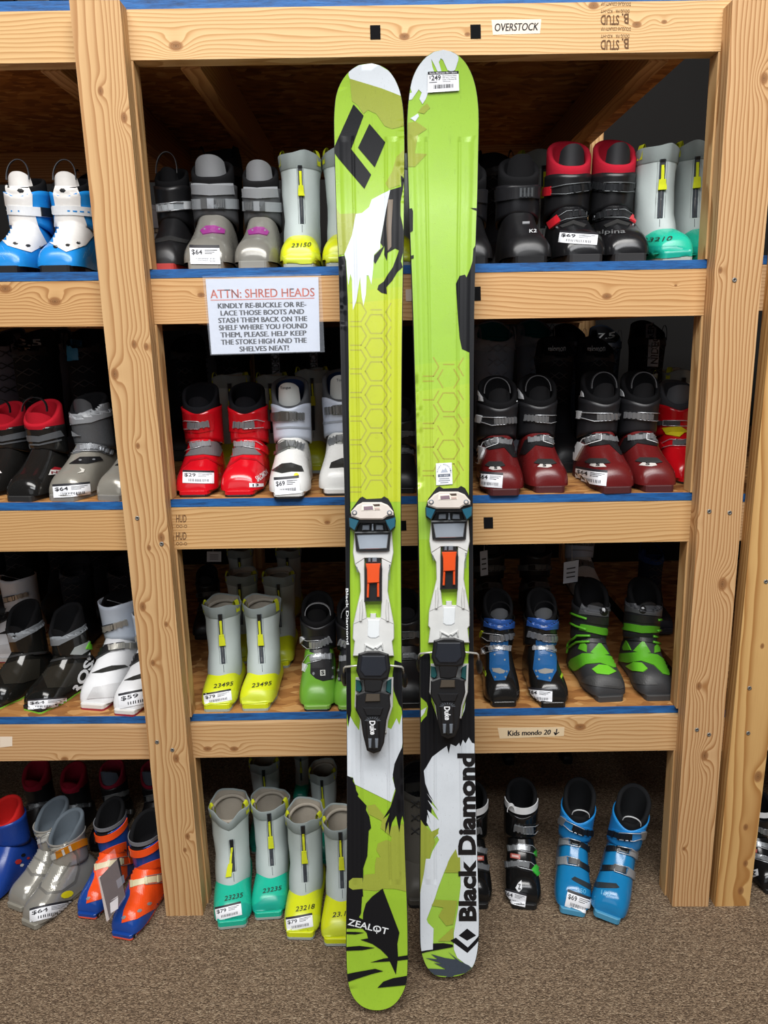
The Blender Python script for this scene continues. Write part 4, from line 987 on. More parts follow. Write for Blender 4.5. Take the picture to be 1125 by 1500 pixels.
    def buckle(s, p, hw, strap, ladder, lever, wirem, lev=0, n=5, ll=.26, bail=True):
        """Ladder strap, wire bail and lever along the polyline p; lev = 0 puts the lever at p[0]."""
        nm = 'buckle'; p = p if lev == 0 else p[::-1]
        def P(t):
            k = t * (len(p) - 1); i = min(int(k), len(p) - 2); f = k - i
            return (p[i][0] + (p[i + 1][0] - p[i][0]) * f, p[i][1] + (p[i + 1][1] - p[i][1]) * f)
        if strap: s.band(nm, [P(.02), P(.25), P(.5), P(.75), P(.98)], hw, 1.6, strap, new=True)
        else: s.part(nm, True)
        s.band(nm, [P(.45), P(.7), P(.96)], hw * .62, 3.2, ladder)
        for i in range(n):
            t = .50 + .42 * i / max(1, n - 1); a, b = P(t), P(min(1, t + .035))
            s.band(nm, [a, b], hw * .72, 5.4, ladder, g=14)
        s.band(nm, [P(.0), P(ll)], hw * .85, 5.0, lever)
        if bail:
            a, b, c = P(.12), P(.4), P(.74)
            s.wire(nm, [(a[0], a[1] + hw * .55), (b[0], b[1] + hw * .9), (c[0], c[1] + hw * .8), (c[0], c[1] - hw * .8), (b[0], b[1] - hw * .9), (a[0], a[1] - hw * .55)], 1.0, wirem, 4.2)
    def loop(s, name, c, w, h, mat, th=1.6, wid=7, tilt=.25):
        """Pull loop: a ribbon arch standing at c = (x, y, z)."""
        mb = s.part(name, True); rows = []
        for k in range(15):
            a = PI * k / 14; x, z = -w / 2 * math.cos(a), h * math.sin(a) ** .8
            o = Vector((c[0] + x, c[1] + z * tilt, c[2] + z)); nrm = Vector((-math.cos(a), 0, math.sin(a)))
            rows.append([o + Vector((0, -wid / 2, 0)) + nrm * th / 2, o + Vector((0, wid / 2, 0)) + nrm * th / 2, o + Vector((0, wid / 2, 0)) - nrm * th / 2, o + Vector((0, -wid / 2, 0)) - nrm * th / 2])
        mb.grid(rows, mat, True, smooth=False, cap0=True, cap1=True)
    def ring(s, name, z, h, ph0, ph1, off, mat, rx=43, ry=50, yc0=152, lean=.10, slope=0.0, new=False):
        """Band wrapped round the upper of the boot between two bearings (0 = front)."""
        mb = s.part(name, new); rows = []
        for k in range(25):
            ph = ph0 + (ph1 - ph0) * k / 24; zc = z + slope * ph; yc = yc0 - lean * (zc - 170)
            P = lambda o, dz: Vector(((rx + o) * math.sin(ph), yc - (ry + o) * math.cos(ph), zc + dz))
            rows.append([P(off - 2.5, h), P(off, h), P(off, -h), P(off - 2.5, -h)])
        mb.grid(rows, mat, True, smooth=False, cap0=True, cap1=True)
    # --- finished object
    def finish(s, name, sub=None):
        root = empty(name)
        objs = {}
        subs = sub or {'price_sticker': None}
        for nm, mb in s.order:
            if not mb.f: continue
            mb.v = [(v[0] * .001, v[1] * .001, v[2] * .001) for v in mb.v]
            o = mb.build(nm, root); objs[nm] = o
        return root

P_ = plastic
CH = metal('a9adb2', .3); CHD = metal('6f7376', .35); WIRE = metal('c9ccd0', .25); DK = P_('18181a', .35, .4); DKF = fabric('151517'); GYF = fabric('55585c'); WHP = P_('e2e4e6', .35, .35)
RUB = P_('232323', .7, .5)

def snap(s, mat_sh, mat_cf, mat_ln, mat_tg, mat_so, sole2=None, cuff=(190, -4, -8), liner={}, tongue={}):
    s.sole(mat_so, mat2=sole2); s.arch(SHELL, mat_sh); s.cuff(mat_cf, *cuff); s.liner(mat_ln, **liner)
    if mat_tg: s.tongue(mat_tg, **tongue)
    return s.ready()

# ---- each model of hard boot
def m_bluewhite(s, st):
    B, W = P_('1f86d2', .22, .3), P_('e6e3df', .3, .5)
    snap(s, B, B, DKF, W, DK, cuff=(186, -4, -14), liner=dict(back=222, side=206), tongue=dict(top=222, rx=35))
    s.plate('shell', [(.20, .30), (.28, .44), (.32, .62), (.70, .62), (.76, .46), (.88, .40), (.70, .28), (.42, .22)], .6, W)
    s.plate('shell', [(.34, .58), (.32, .78), (.36, .86), (.66, .86), (.70, .76), (.68, .58)], .6, W)
    s.band('strap', [(.0, .60), (.3, .615), (.6, .62), (1.0, .60)], .045, 3.0, WHP); s.plate('strap', [(.06, .56), (.24, .57), (.24, .66), (.06, .65)], 5.5, DK)
    s.plate('strap', [(.5, .605), (.8, .60), (.8, .615), (.5, .62)], 3.6, B, g=20)
    for u, v in ((.28, .265), (.45, .28), (.6, .30)): s.plate('shell', [(u + .035 * math.cos(k), v + .014 * math.sin(k)) for k in range(6)], 1.0, DK)
    s.plate('shell', [(.46 + .045 * math.cos(k), .81 + .02 * math.sin(k)) for k in range(6)], 1.2, DK)
    for i in range(9):
        u = .62 + .04 * i; v = .14 + .012 * i * (i % 3); s.plate('shell', [(u, v), (u + .05, v + .06), (u + .08, v + .10), (u + .04, v + .05)], .7, P_(('c8d9c0', '7fae4c', '9cc9e8')[i % 3], .4))
    s.loop('pull_loop', (0, 112, 205), 50, 44, P_('30343a', .6, .9), 1.6, 5)
def m_blackred(s, st):          # plain black rear boot with red sole
    snap(s, DK, DK, DKF, DKF, P_('b03a38', .5), cuff=(186, -4, -6), liner=dict(back=230, side=212), tongue=dict(top=218))
    s.buckle([(.0, .60), (.35, .60), (.72, .63), (1.0, .64)], .042, P_('9aa0a4', .4), P_('b9bec2', .4), P_('d9dde0', .35), WIRE, 1, 5)
    s.plate('shell', [(.15, .30), (.5, .34), (.85, .30), (.8, .27), (.5, .30), (.2, .27)], 1.0, RUB)
    s.loop('pull_loop', (0, 108, 205), 54, 44, P_('2c2c2e', .5))
def m_greymagenta(s, st):
    G, G2 = P_('85837c', .22, .4, .25), P_('4d4e50', .3, .3, .1)
    snap(s, G, G2, DKF, P_('75777a', .5), P_('8c8b85', .5), cuff=(178, -2, -2), liner=dict(back=236, side=215), tongue=dict(top=232, rx=36, wid=1.15))
    s.plate('cuff', [(.08, .66), (.1, .76), (.5, .745), (.9, .76), (.92, .66), (.5, .645)], 2.0, P_('8b8e92', .35))
    s.plate('shell', [(.3, .335), (.4, .375), (.55, .38), (.72, .345), (.7, .31), (.5, .32), (.34, .305)], 1.6, P_('8a2f7c', .35, .2)); 
    for u in (.38, .62): s.plate('shell', [(u + .02 * math.cos(k), .345 + .008 * math.sin(k)) for k in range(6)], 2.2, CH)
    s.band('strap', [(.0, .565), (.35, .57), (.7, .575), (.98, .575)], .045, 2.6, P_('8f9498', .4)); s.plate('strap', [(.36, .53), (.74, .53), (.74, .62), (.36, .62)], 5.0, CHD, g=20)
    s.plate('strap', [(.46, .53), (.56, .53), (.56, .62), (.46, .62)], 7.0, CH, g=20)
    for i in range(5): s.band('strap', [(.6 + .025 * i, .54), (.6 + .025 * i, .61)], .004, 6.2, P_('6b6e70', .4), g=20)
    if st: s.label(.36, .14, .48, .15, 0)
def m_tourer(s, st):            # black boot with one wide strap
    snap(s, DK, P_('1d1d20', .3, .3), DKF, DKF, DK, cuff=(176, -2, -4), liner=dict(back=244, side=218, th=13), tongue=dict(top=236, rx=36))
    s.band('strap', [(.0, .63), (.35, .65), (.7, .65), (1.0, .62)], .055, 3.0, P_('242427', .35)); s.plate('strap', [(.42, .60), (.66, .60), (.66, .70), (.42, .70)], 6.0, P_('303235', .3, .4), g=20)
    for i in range(4): s.plate('strap', [(.44 + .055 * i, .61), (.47 + .055 * i, .61), (.47 + .055 * i, .69), (.44 + .055 * i, .69)], 7.0, CHD, g=20)
    s.plate('shell', [(.5, .36), (.62, .36), (.62, .38), (.5, .38)], 1.2, P_('8f9194')); s.text('shell', 'K2', .62, .28, .028, WHP, .12)
def m_redcollar(s, st):         # black boot with red collar, red lever ends
    R = fabric('b81f33')
    snap(s, P_('1a1a1c', .2, .5), P_('1c1c1e', .3, .4), R, P_('232326', .45), P_('262628', .5), cuff=(180, -2, -4), liner=dict(back=254, side=226, front=190, th=12, rx=45), tongue=dict(top=232, rx=34))
    RD = P_('c3202c', .3)
    s.buckle([(.02, .585), (.3, .59), (.65, .60), (.95, .635)], .042, P_('19191b', .35), P_('3d3f42', .25, .5, .6), RD, CHD, 0, 5, .16)
    s.buckle([(.14, .30), (.34, .37), (.62, .385), (.9, .36)], .036, P_('19191b', .35), P_('3a3c3f', .25, .5, .6), RD, CHD, 0, 5, .26)
    for u in (.2, .26): s.plate('shell', [(u + .015 * math.cos(k), .29 + .007 * math.sin(k)) for k in range(6)], 1.5, CH)
    s.plate('shell', [(.3, .30), (.5, .34), (.7, .30), (.66, .28), (.5, .31), (.34, .285)], 1.4, RUB)
    if st: s.label(.58, .205, .56, .085, -.10, '69')
    else: s.text('shell', 'alpina', .38, .235, .03, P_('6d6f70'), .42)
def m_rear_red(s, st):          # rear-entry with red padded collar and grey tongue
    R = fabric('ae1626'); G = P_('5d6064', .3, .3, .2)
    snap(s, P_('1b1a19', .12, .5), P_('191919', .15, .4), R, R, P_('242424', .5), cuff=(176, 0, -4), liner=dict(back=240, side=214, front=182, th=13, rx=46, ry=54), tongue=dict(top=212, rx=40, ry=46, wid=1.2))
    s.plate('cuff', [(.12, .60), (.18, .655), (.5, .62), (.8, .665), (.84, .61), (.5, .565)], 2.2, G)
    s.plate('cuff', [(.16, .555), (.5, .53), (.8, .565), (.8, .58), (.5, .545), (.16, .57)], 1.4, G)
    s.plate('shell', [(.56, .235), (.92, .235), (.98, .25), (.6, .285)], .7, P_('e8e6e4')); s.plate('shell', [(.6, .285), (.98, .25), (.66, .31)], .7, P_('b0202c'))
    s.text('shell', 'N01', .60, .243, .024, P_('8a1a28'), .2, .03); s.plate('cuff', [(.9, .45), (.99, .45), (.99, .52), (.9, .52)], 3, P_('a31d26'))
    s.loop('pull_loop', (0, 112, 214), 66, 36, DK, 1.8, 8)
def m_greysilver(s, st):
    S, G = P_('98948a', .2, .4, .3), P_('5b5d60', .25, .35, .2)
    snap(s, S, G, DKF, P_('3b3c3f', .5), P_('7d7b76', .45), cuff=(190, -2, -10), liner=dict(back=232, side=216, th=10), tongue=dict(top=222))
    s.plate('cuff', [(.05, .72), (.08, .83), (.45, .78), (.75, .86), (.98, .92), (.98, .78), (.6, .70), (.3, .69)], 1.8, P_('8f9296', .4))
    s.plate('buckle', [(.12, .595), (.46, .585), (.46, .655), (.12, .66)], 4.5, CH, True, g=20); s.plate('buckle', [(.28, .585), (.31, .585), (.31, .66), (.28, .66)], 6.5, CHD, g=20)
    s.plate('buckle', [(.0, .59), (.14, .59), (.14, .66), (.0, .66)], 3, G)
    s.buckle([(.16, .38), (.34, .47), (.62, .475), (.86, .40)], .036, P_('84868a', .25, .4, .4), CH, P_('84868a', .25, .4, .4), WIRE, 0, 6, .2)
    s.plate('shell', [(.28, .33), (.42, .385), (.66, .38), (.7, .345), (.5, .32)], 1.5, DK)
    for u in (.42, .58): s.plate('shell', [(u + .02 * math.cos(k), .355 + .008 * math.sin(k)) for k in range(6)], 2.0, CH)
    s.plate('shell', [(.36, .24), (.44, .245), (.46, .27), (.40, .29), (.42, .26)], .8, P_('cfccc4'))
    if st: s.label(.28, .10, .44, .115, 0)
def m_red(s, st):
    R = P_('cf1220', .16, .25, coat=.3)
    snap(s, R, R, fabric('1c1c20'), fabric('18181c'), R, DK, cuff=(190, -3, -12), liner=dict(back=243, side=226, front=190, th=9), tongue=dict(top=214, rx=34))
    s.plate('cuff', [(.2, .56), (.22, .71), (.5, .70), (.8, .70), (.78, .56), (.5, .54)], 1.6, P_('c2101d', .2))
    s.buckle([(.0, .60), (.22, .62), (.45, .605), (.72, .62)], .04, None, P_('8c8e92', .35, .3, .4), R, WIRE, 0, 5, .2)
    s.plate('shell', [(.2, .34), (.42, .44), (.72, .46), (.92, .45), (.94, .40), (.86, .325), (.55, .35)], 1.5, P_('7d7b7d', .3, .3, .3))
    s.buckle([(.05, .36), (.25, .42), (.45, .435), (.72, .44)], .034, None, P_('a2a4a8', .3, .3, .5), R, WIRE, 0, 4, .25)
    s.plate('shell', [(.1, .22), (.3, .31), (.6, .33), (.9, .25), (.9, .235), (.6, .315), (.3, .295)], .9, P_('a80f1b', .3))
    if st: s.label(.43, .165, .56, .10, -.08, '29')
    else:
        s.text('shell', 'SALOMON', .05 if s.mir else .72, .12, .045, WHP, .26, .02, .15, .5); s.plate('price_sticker', [(.20, .075), (.46, .08), (.46, .115), (.20, .10)], .6, LBL_W); s.text('price_sticker', '13', .30, .085, .02, LBL_K, .1, .03, lift=.9)
def m_white(s, st):
    W = P_('dcdcd9', .25, .35); B = fabric('3c4352')
    snap(s, W, P_('d3dbea', .22, .2), fabric('5a5c60'), P_('cfd2cf', .4), W, DK, cuff=(188, 6, -12), liner=dict(back=248, side=232, front=186, th=11, rx=45, matin=fabric('24365c')), tongue=dict(top=238, rx=32, wid=1.0))
    s.text('tongue', 'Tongue', .34, .875, .02, P_('3d424a'), .22)
    for v, lf in ((.655, 0), (.42, 1)):
        p = [(.06, v), (.3, v + .005), (.6, v), (.84, v - .005)] if not lf else [(.08, .36), (.28, .42), (.55, .425), (.8, .39)]
        s.buckle(p, .042 if not lf else .036, None, P_('8f9294', .3, .3, .6), P_('787a78', .25, .3, .7), P_('74766f', .3, .3, .7), 0, 6, .56, True)
    s.plate('shell', [(.08, .22), (.3, .27), (.5, .275), (.72, .245), (.76, .205), (.5, .21), (.3, .20)], 1.2, P_('30302e', .2))
    s.plate('cuff', [(.2, .57), (.5, .575), (.97, .56), (.97, .548), (.5, .56), (.2, .555)], .8, P_('a4aab4'))
    if st:
        s.label(.40, .105, .52, .13, .05, '69'); s.plate('price_sticker', [(.60 + .055 * math.cos(k * .6), .175 + .022 * math.sin(k * .6)) for k in range(10)], 1.2, P_('f1d81c'))
def m_darkred(s, st):
    R, K = P_('63191a', .25, .5), P_('1f1f22', .4, .3)
    snap(s, R, K, fabric('141416'), fabric('1b1b1d'), P_('4a1c1e', .5), cuff=(188, -4, -8), liner=dict(back=246, side=222, front=190, th=11, rx=45), tongue=dict(top=222))
    s.plate('liner', [(.02, .78), (.04, .86), (.14, .80), (.16, .765)], 1.2, WHP); s.plate('liner', [(.98, .78), (.96, .86), (.86, .80), (.84, .765)], 1.2, WHP)
    s.buckle([(.02, .615), (.3, .62), (.6, .625), (.92, .61)] if s.mir is None else [(.98, .63), (.7, .60), (.45, .605), (.15, .615)], .036, K, P_('8f9194', .3, .3, .5), P_('dfe2e4', .3, .3), WIRE, 0, 7, .14)
    s.plate('shell', [(.1, .30), (.2, .42), (.45, .47), (.75, .46), (.9, .42), (.7, .36), (.4, .38), (.22, .30)], 1.4, DK)
    s.buckle([(.97, .25), (.86, .38), (.62, .435), (.22, .415)], .032, None, P_('8b8d90', .3, .3, .5), P_('e4e6e8', .3, .3), P_('e4e6e8', .35), 0, 6, .36)
    s.plate('shell', [(.38, .235), (.45, .265), (.7, .265), (.78, .235), (.7, .225), (.46, .228)], 1.6, RUB)
    s.plate('shell', [(.44, .205), (.5, .232), (.66, .235), (.7, .21), (.62, .20)], 1.0, P_('c9c4bf')); s.text('shell', 'S', .535, .208, .02, DK, .06, .03, lift=1.2)
    s.loop('pull_loop', (-8, 100, 212), 58, 34, P_('38383b', .5, .8), 1.8, 8)
    if st: s.label(.68, .125, .50, .115, .06)
def m_redyellow(s, st):
    R = P_('c40f1a', .18, .25)
    snap(s, R, R, fabric('3f4044'), P_('55575b', .6), R, DK, cuff=(188, -3, -12), liner=dict(back=246, side=232, th=11), tongue=dict(top=238, rx=35, wid=1.15))
    s.buckle([(.0, .56), (.3, .57), (.6, .57), (.9, .57)], .03, None, P_('5b5d60', .3, .3, .5), R, WIRE, 1, 4); s.plate('cuff', [(.22, .52), (.5, .54), (.62, .50), (.5, .43), (.3, .45)], 3, P_('d9c922', .3))
    s.buckle([(.1, .30), (.3, .37), (.6, .38), (.9, .34)], .034, None, CHD, R, WIRE, 0, 4)
def m_rossi(s, st):             # black rear-entry with grey collar band and lime sole
    K = P_('171715', .12, .6)
    snap(s, K, K, DKF, DKF, P_('1e1e1e', .5), P_('7fc838', .45), cuff=(182, 0, -16), liner=dict(back=250, side=226, front=176, th=11, rx=44, ry=53), tongue=dict(top=196, rx=36, ry=44))
    s.plate('cuff', [(.06, .72), (.1, .80), (.3, .70), (.55, .67), (.8, .74), (.93, .81), (.92, .74), (.75, .665), (.5, .60), (.3, .62)], 2.0, P_('7f8489', .4))
    s.plate('shell', [(.02, .455), (.5, .48), (.98, .455), (.98, .435), (.5, .46), (.02, .435)], 1.6, RUB)
    s.plate('shell', [(.25, .40), (.5, .42), (.76, .40), (.72, .22), (.5, .20), (.3, .22)], .8, P_('2a2823', .12, .5))
    if st:
        s.plate('buckle', [(.62, .50), (.68, .555), (.85, .59), (.9, .62), (.95, .60), (.9, .53), (.75, .48)], 3, P_('9aa09f', .35), True); s.plate('buckle', [(.80, .53), (.85, .585), (.92, .62), (.98, .62), (.98, .56), (.9, .51)], 5.5, P_('66c02c', .35))
        vs = 'ROSSI'; s.text('shell', vs, .66, .10, .085, WHP, .62, .035, 0, 1.02); s.label(.28, .085, .44, .09, -.12)
    else: s.plate('buckle', [(.03, .56), (.12, .55), (.12, .62), (.03, .64)], 3, WHP, True)
def m_white2(s, st):
    W = P_('e7e8ea', .22, .3)
    snap(s, W, P_('d5e0ee', .2, .2), DKF, None, P_('d9d6d2', .5), P_('9a2836', .5), cuff=(196, 4, -6), liner=dict(back=206, side=200, front=186, th=9, rx=42))
    s.buckle([(.0, .66), (.2, .66), (.45, .665), (.74, .69)], .032, None, P_('b3aea4', .35, .3, .4), DK, DK, 0, 6, .34)
    s.buckle([(.08, .42), (.3, .49), (.55, .50), (.88, .475)], .036, None, P_('a6a49c', .35, .3, .4), DK, DK, 0, 5, .5)
    s.plate('shell', [(.18, .315), (.32, .335), (.45, .345), (.62, .335), (.66, .315), (.5, .305), (.32, .302)], 1.0, P_('2a2a28', .4))
    s.wire('liner', [(.06, .90), (.2, .95), (.5, .9), (.7, .86)], .8, P_('b9bcc0'), 2)
    if st: s.label(.45, .15, .70, .12, 0, '59')
    else: s.plate('shell', [(.1, .12), (.2, .20), (.8, .20), (.86, .10), (.5, .09)], .6, P_('cfcfd0', .45, .7))
def m_greenblack(s, st):
    G, K = P_('6da636', .3, .5), P_('1b1b1e', .35, .3)
    snap(s, G, K, DKF, DKF, P_('7fae4a', .4), DK, cuff=(186, -4, -8), liner=dict(back=244, side=218, th=12), tongue=dict(top=220))
    s.plate('shell', [(.3, .48), (.32, .60), (.78, .60), (.8, .46), (.5, .45)], 1.2, P_('26262b', .3))
    s.buckle([(.02, .60), (.2, .545), (.5, .535), (.86, .585)], .036, None, CH, P_('d6dadd', .3), WIRE, 0, 7, .2)
    s.plate('shell', [(.3, .30), (.32, .43), (.6, .465), (.9, .455), (.88, .38), (.86, .245), (.6, .235), (.42, .26)], 1.5, P_('2a2a2c', .3, .4))
    s.buckle([(.08, .33), (.2, .41), (.5, .43), (.84, .43)], .036, None, CH, P_('d6dadd', .3), WIRE, 0, 5, .22)
    for u, v in ((.38, .295), (.84, .26), (.86, .335)): s.plate('shell', [(u + .03 * math.cos(k), v + .013 * math.sin(k)) for k in range(6)], 2.5, CH)
    s.plate('shell', [(.54, .275), (.66, .275), (.66, .32), (.54, .32)], 2.2, P_('c9cbc6')); s.text('shell', 'S', .565, .283, .028, DK, .07, .03, lift=2.6)
    s.loop('pull_loop', (4, 108, 206), 66, 30, P_('8a8c90', .5, .9), 1.6, 8)
    if st: s.label(.30, .10, .55, .11, 0)
def m_blueblack(s, st):
    K, B = P_('1c1b1a', .15, .5), P_('235a90', .25, .35)
    snap(s, K, K, DKF, P_('53565a', .6), K, None, cuff=(180, -2, -6), liner=dict(back=246, side=220, th=10, rx=41), tongue=dict(top=216, rx=33))
    s.plate('cuff', [(.1, .66), (.12, .73), (.5, .71), (.88, .73), (.9, .66), (.5, .63)], 1.8, P_('2a55a0', .3))
    s.plate('shell', [(.3, .50), (.3, .58), (.72, .58), (.74, .48), (.74, .30), (.62, .21), (.36, .22), (.26, .30)], 1.3, B)
    s.buckle([(.98, .60), (.85, .575), (.55, .56), (.08, .60)], .034, DK, P_('8d9095', .3, .3, .5), P_('b9cf2a', .35), WIRE, 0, 7, .12)
    s.buckle([(.99, .44), (.85, .46), (.6, .49), (.2, .475)], .034, None, P_('a9acb0', .3, .3, .5), WHP, WIRE, 0, 5, .22)
    s.plate('shell', [(.36, .29), (.5, .31), (.66, .305), (.66, .28), (.5, .265), (.4, .27)], 2.2, P_('a7a49e', .3, .3, .3))
    for u, v in ((.33, .285), (.36, .24), (.60, .235), (.66, .30), (.38, .38), (.62, .42)): s.plate('shell', [(u + .022 * math.cos(k), v + .009 * math.sin(k)) for k in range(6)], 2.4, CH)
    s.plate('shell', [(.84, .24), (.9, .28), (.95, .33), (.9, .30), (.86, .30), (.82, .26)], .9, P_('9fbf2a', .4))
    s.loop('pull_loop', (0, 106, 204), 58, 30, DKF, 1.8, 8)
    if st: s.label(.40, .10, .52, .10, 0)
def m_claw(s, st):              # grey-black boot with lime claw shaped panels
    K, G = P_('333436', .5, .4), P_('5cab28', .35, .35)
    snap(s, K, P_('2b2c2f', .5, .3), DKF, P_('202123', .6), P_('3a3a3a', .6), cuff=(194, -2, -4), liner=dict(back=250, side=224, th=12), tongue=dict(top=208))
    s.plate('cuff', [(.2, .68), (.24, .765), (.6, .745), (.98, .77), (.98, .70), (.6, .675)], 1.4, P_('5a5c60', .45))
    s.plate('cuff', [(.60 + .065 * math.cos(k * .6), .715 + .034 * math.sin(k * .6)) for k in range(11)], 2.0, P_('111113', .4)); s.plate('cuff', [(.60 + .03 * math.cos(k), .725 + .014 * math.sin(k)) for k in range(6)], 2.4, WHP)
    s.plate('cuff', [(.22, .555), (.24, .60), (.6, .585), (.96, .60), (.95, .545), (.6, .53)], 2.4, G)
    s.plate('cuff', [(.3, .62), (.3, .67), (.9, .67), (.9, .625), (.6, .61)], 3.0, P_('232426', .4)); s.plate('shell', [(.34, .455), (.36, .515), (.9, .52), (.9, .46)], 3.0, P_('232426', .4))
    for v0, v1 in ((.69, .64), (.61, .555)): s.wire('strap', [(-.02, v0 + .03), (.06, v0), (.18, v1 + .03), (.34, v1 + .01)], 3.0, G, 5)
    for v0, v1 in ((.42, .52), (.38, .46)): s.wire('strap', [(.04, v0 - .02), (.06, v0 + .02), (.2, v1 - .01), (.4, v1)], 3.0, G, 5)
    for p in ([(.22, .40), (.28, .47), (.36, .43), (.36, .375)], [(.42, .375), (.56, .47), (.72, .375), (.56, .36)], [(.76, .38), (.86, .46), (.92, .40), (.9, .375)]): s.plate('shell', p, 2.0, G)
    s.plate('shell', [(.04, .26), (.1, .31), (.3, .365), (.6, .37), (.97, .345), (.98, .28), (.8, .275), (.58, .30), (.36, .28), (.2, .22), (.1, .215)], 2.2, G)
    s.plate('shell', [(.46, .245), (.56, .285), (.70, .285), (.84, .245), (.72, .215), (.54, .215)], 2.2, P_('6cc02e', .3))
    s.plate('shell', [(.28, .135), (.4, .19), (.6, .205), (.9, .19), (.97, .13), (.9, .12), (.5, .12)], 1.5, P_('3d3d3d', .5, .6))
def m_blueliner(s, st):
    B = P_('1d3f8f', .25, .3)
    snap(s, B, B, fabric('c3211f'), None, B, DK, cuff=(196, 0, -6), liner=dict(back=240, side=222, front=190, th=12))
    for u, v, r, c in ((.66, .34, .05, 'b8322e'), (.74, .39, .035, '16181c'), (.70, .30, .03, 'd8d8dc'), (.80, .35, .025, 'b8322e')): s.plate('shell', [(u + r * math.cos(k), v + r * .5 * math.sin(k)) for k in range(6)], .6, P_(c, .4))
def m_silver(s, st):            # silver rear-entry, front plate raised, grey fleece inside
    S = P_('a09d95', .16, .3, .35); L = fabric('5b646c')
    snap(s, S, P_('8e8d8a', .2, .3, .3), L, None, P_('8b877c', .4), cuff=(186, 0, -14), liner=dict(back=236, side=214, front=176, th=12, rx=47, ry=56, lean=-.05))
    s.plate('shell', [(.25, .56), (.32, .68), (.64, .68), (.75, .55), (.75, .41), (.68, .30), (.5, .25), (.32, .275), (.24, .36), (.29, .46)], 1.2, P_('6d6b66', .3))
    s.plate('shell', [(.28, .56), (.34, .66), (.62, .66), (.72, .54), (.72, .42), (.66, .32), (.5, .27), (.34, .29), (.27, .36), (.32, .46)], 2.4, P_('aaa79e', .16, .3, .35))
    s.plate('shell', [(.44, .345), (.48, .35), (.66, .50), (.64, .505)], 3.6, P_('77756e', .3)); s.plate('shell', [(.45 + .05 * math.cos(k), .345 + .02 * math.sin(k)) for k in range(6)], 3.8, P_('8a877d', .25))
    s.ring('cuff', 184, 2.2, -2.6, 2.6, 1.2, P_('b8b6b0', .2, .3, .4), 48, 56.5, 152, -.05)
    if st:
        s.buckle([(.98, .66), (.8, .64), (.55, .60), (.16, .59)], .036, None, P_('cfcfca', .3), P_('c47a12', .12, .2), CH, 0, 5, .72)
        s.label(.36, .12, .5, .12, -.1); s.plate('shell', [(.56 + .075 * math.cos(k * .6), .22 + .032 * math.sin(k * .6)) for k in range(11)], .8, P_('f0e21e', .4))
    else: s.buckle([(.0, .66), (.2, .63), (.45, .61), (.7, .60)], .034, None, P_('cfcfca', .3), P_('a8690f', .12, .2), CH, 0, 5, .2)
def m_orange(s, st):
    B, O = P_('1b4596', .16, .3), P_('f0511a', .25, .25)
    snap(s, B, B, DKF, None, B, P_('e0563a', .5), cuff=(188, 2, -10), liner=dict(back=240, side=216, front=186, th=12, rx=46, ry=54))
    s.ring('liner', 198, 5, -2.2, 2.2, 1.6, P_('6b6d72', .5), 46, 54)
    s.ring('strap', 168, 10, -.9, 1.9, 4.5, O, 47, 53, 152, .10, 7); s.ring('strap', 160, 10, -1.0, -.6, 7, DK, 47, 53, 152, .1, 7, True)
    s.plate('shell', [(.34, .54), (.84, .57), (.82, .42), (.80, .28), (.66, .19), (.38, .145), (.16, .15), (.2, .24), (.3, .34)], 1.5, O)
    s.buckle([(.99, .42), (.85, .41), (.6, .42), (.28, .425)], .04, O, P_('d8cfa8', .35), O, CH, 0, 3, .34)
    s.plate('buckle', [(.9, .36), (1.0, .35), (1.0, .43), (.9, .45)], 5, B)
    for u, v in ((.2, .185), (.42, .20), (.56, .235)): s.plate('shell', [(u + .035 * math.cos(k), v + .013 * math.sin(k)) for k in range(6)], 2.6, CH)
    s.plate('sole', [(.30, .012), (.56, .012), (.56, .036), (.30, .036)], .7, DK); s.text('sole', '17.5', .33, .014, .017, WHP, .2, .02, lift=1.0)
def m_palmer(s, st):            # tall black race boot, white power strap, green levers
    K = P_('151515', .15, .5); G = P_('3fb83c', .3)
    snap(s, K, K, DKF, None, P_('1a1a1a', .5), cuff=(196, -4, -8), liner=dict(back=246, side=228, front=200, th=11, rx=43))
    s.ring('strap', 206, 9, -1.5, 1.5, 3.5, WHP); s.loop('strap', (-30, 98, 204), 20, 16, WHP, 1.5, 12)
    s.buckle([(.98, .66), (.85, .60), (.6, .585), (.25, .60)], .032, None, P_('8e9194', .3, .3, .5), G, WIRE, 0, 6, .12)
    s.buckle([(.95, .395), (.8, .44), (.5, .455), (.12, .43)], .032, P_('1a1a1a', .3), P_('8e9194', .3, .3, .5), G, WIRE, 0, 5, .3)
    s.buckle([(.93, .27), (.78, .31), (.5, .33), (.06, .305)], .032, P_('1a1a1a', .3), P_('8e9194', .3, .3, .5), G, WIRE, 0, 5, .34)
    s.plate('cuff', [(.22, .365), (.46, .36), (.46, .395), (.22, .40)], 1.2, P_('b5564c')); s.plate('cuff', [(.26, .372), (.42, .37), (.42, .386), (.26, .39)], 2.0, P_('d8b4ae'))
    s.plate('shell', [(.42, .185), (.5, .21), (.52, .15), (.44, .12), (.36, .15)], .9, WHP); s.text('shell', 'Z', .42, .145, .035, DK, .07, .04, lift=1.2)
    if st: s.label(.34, .08, .56, .095, -.12)
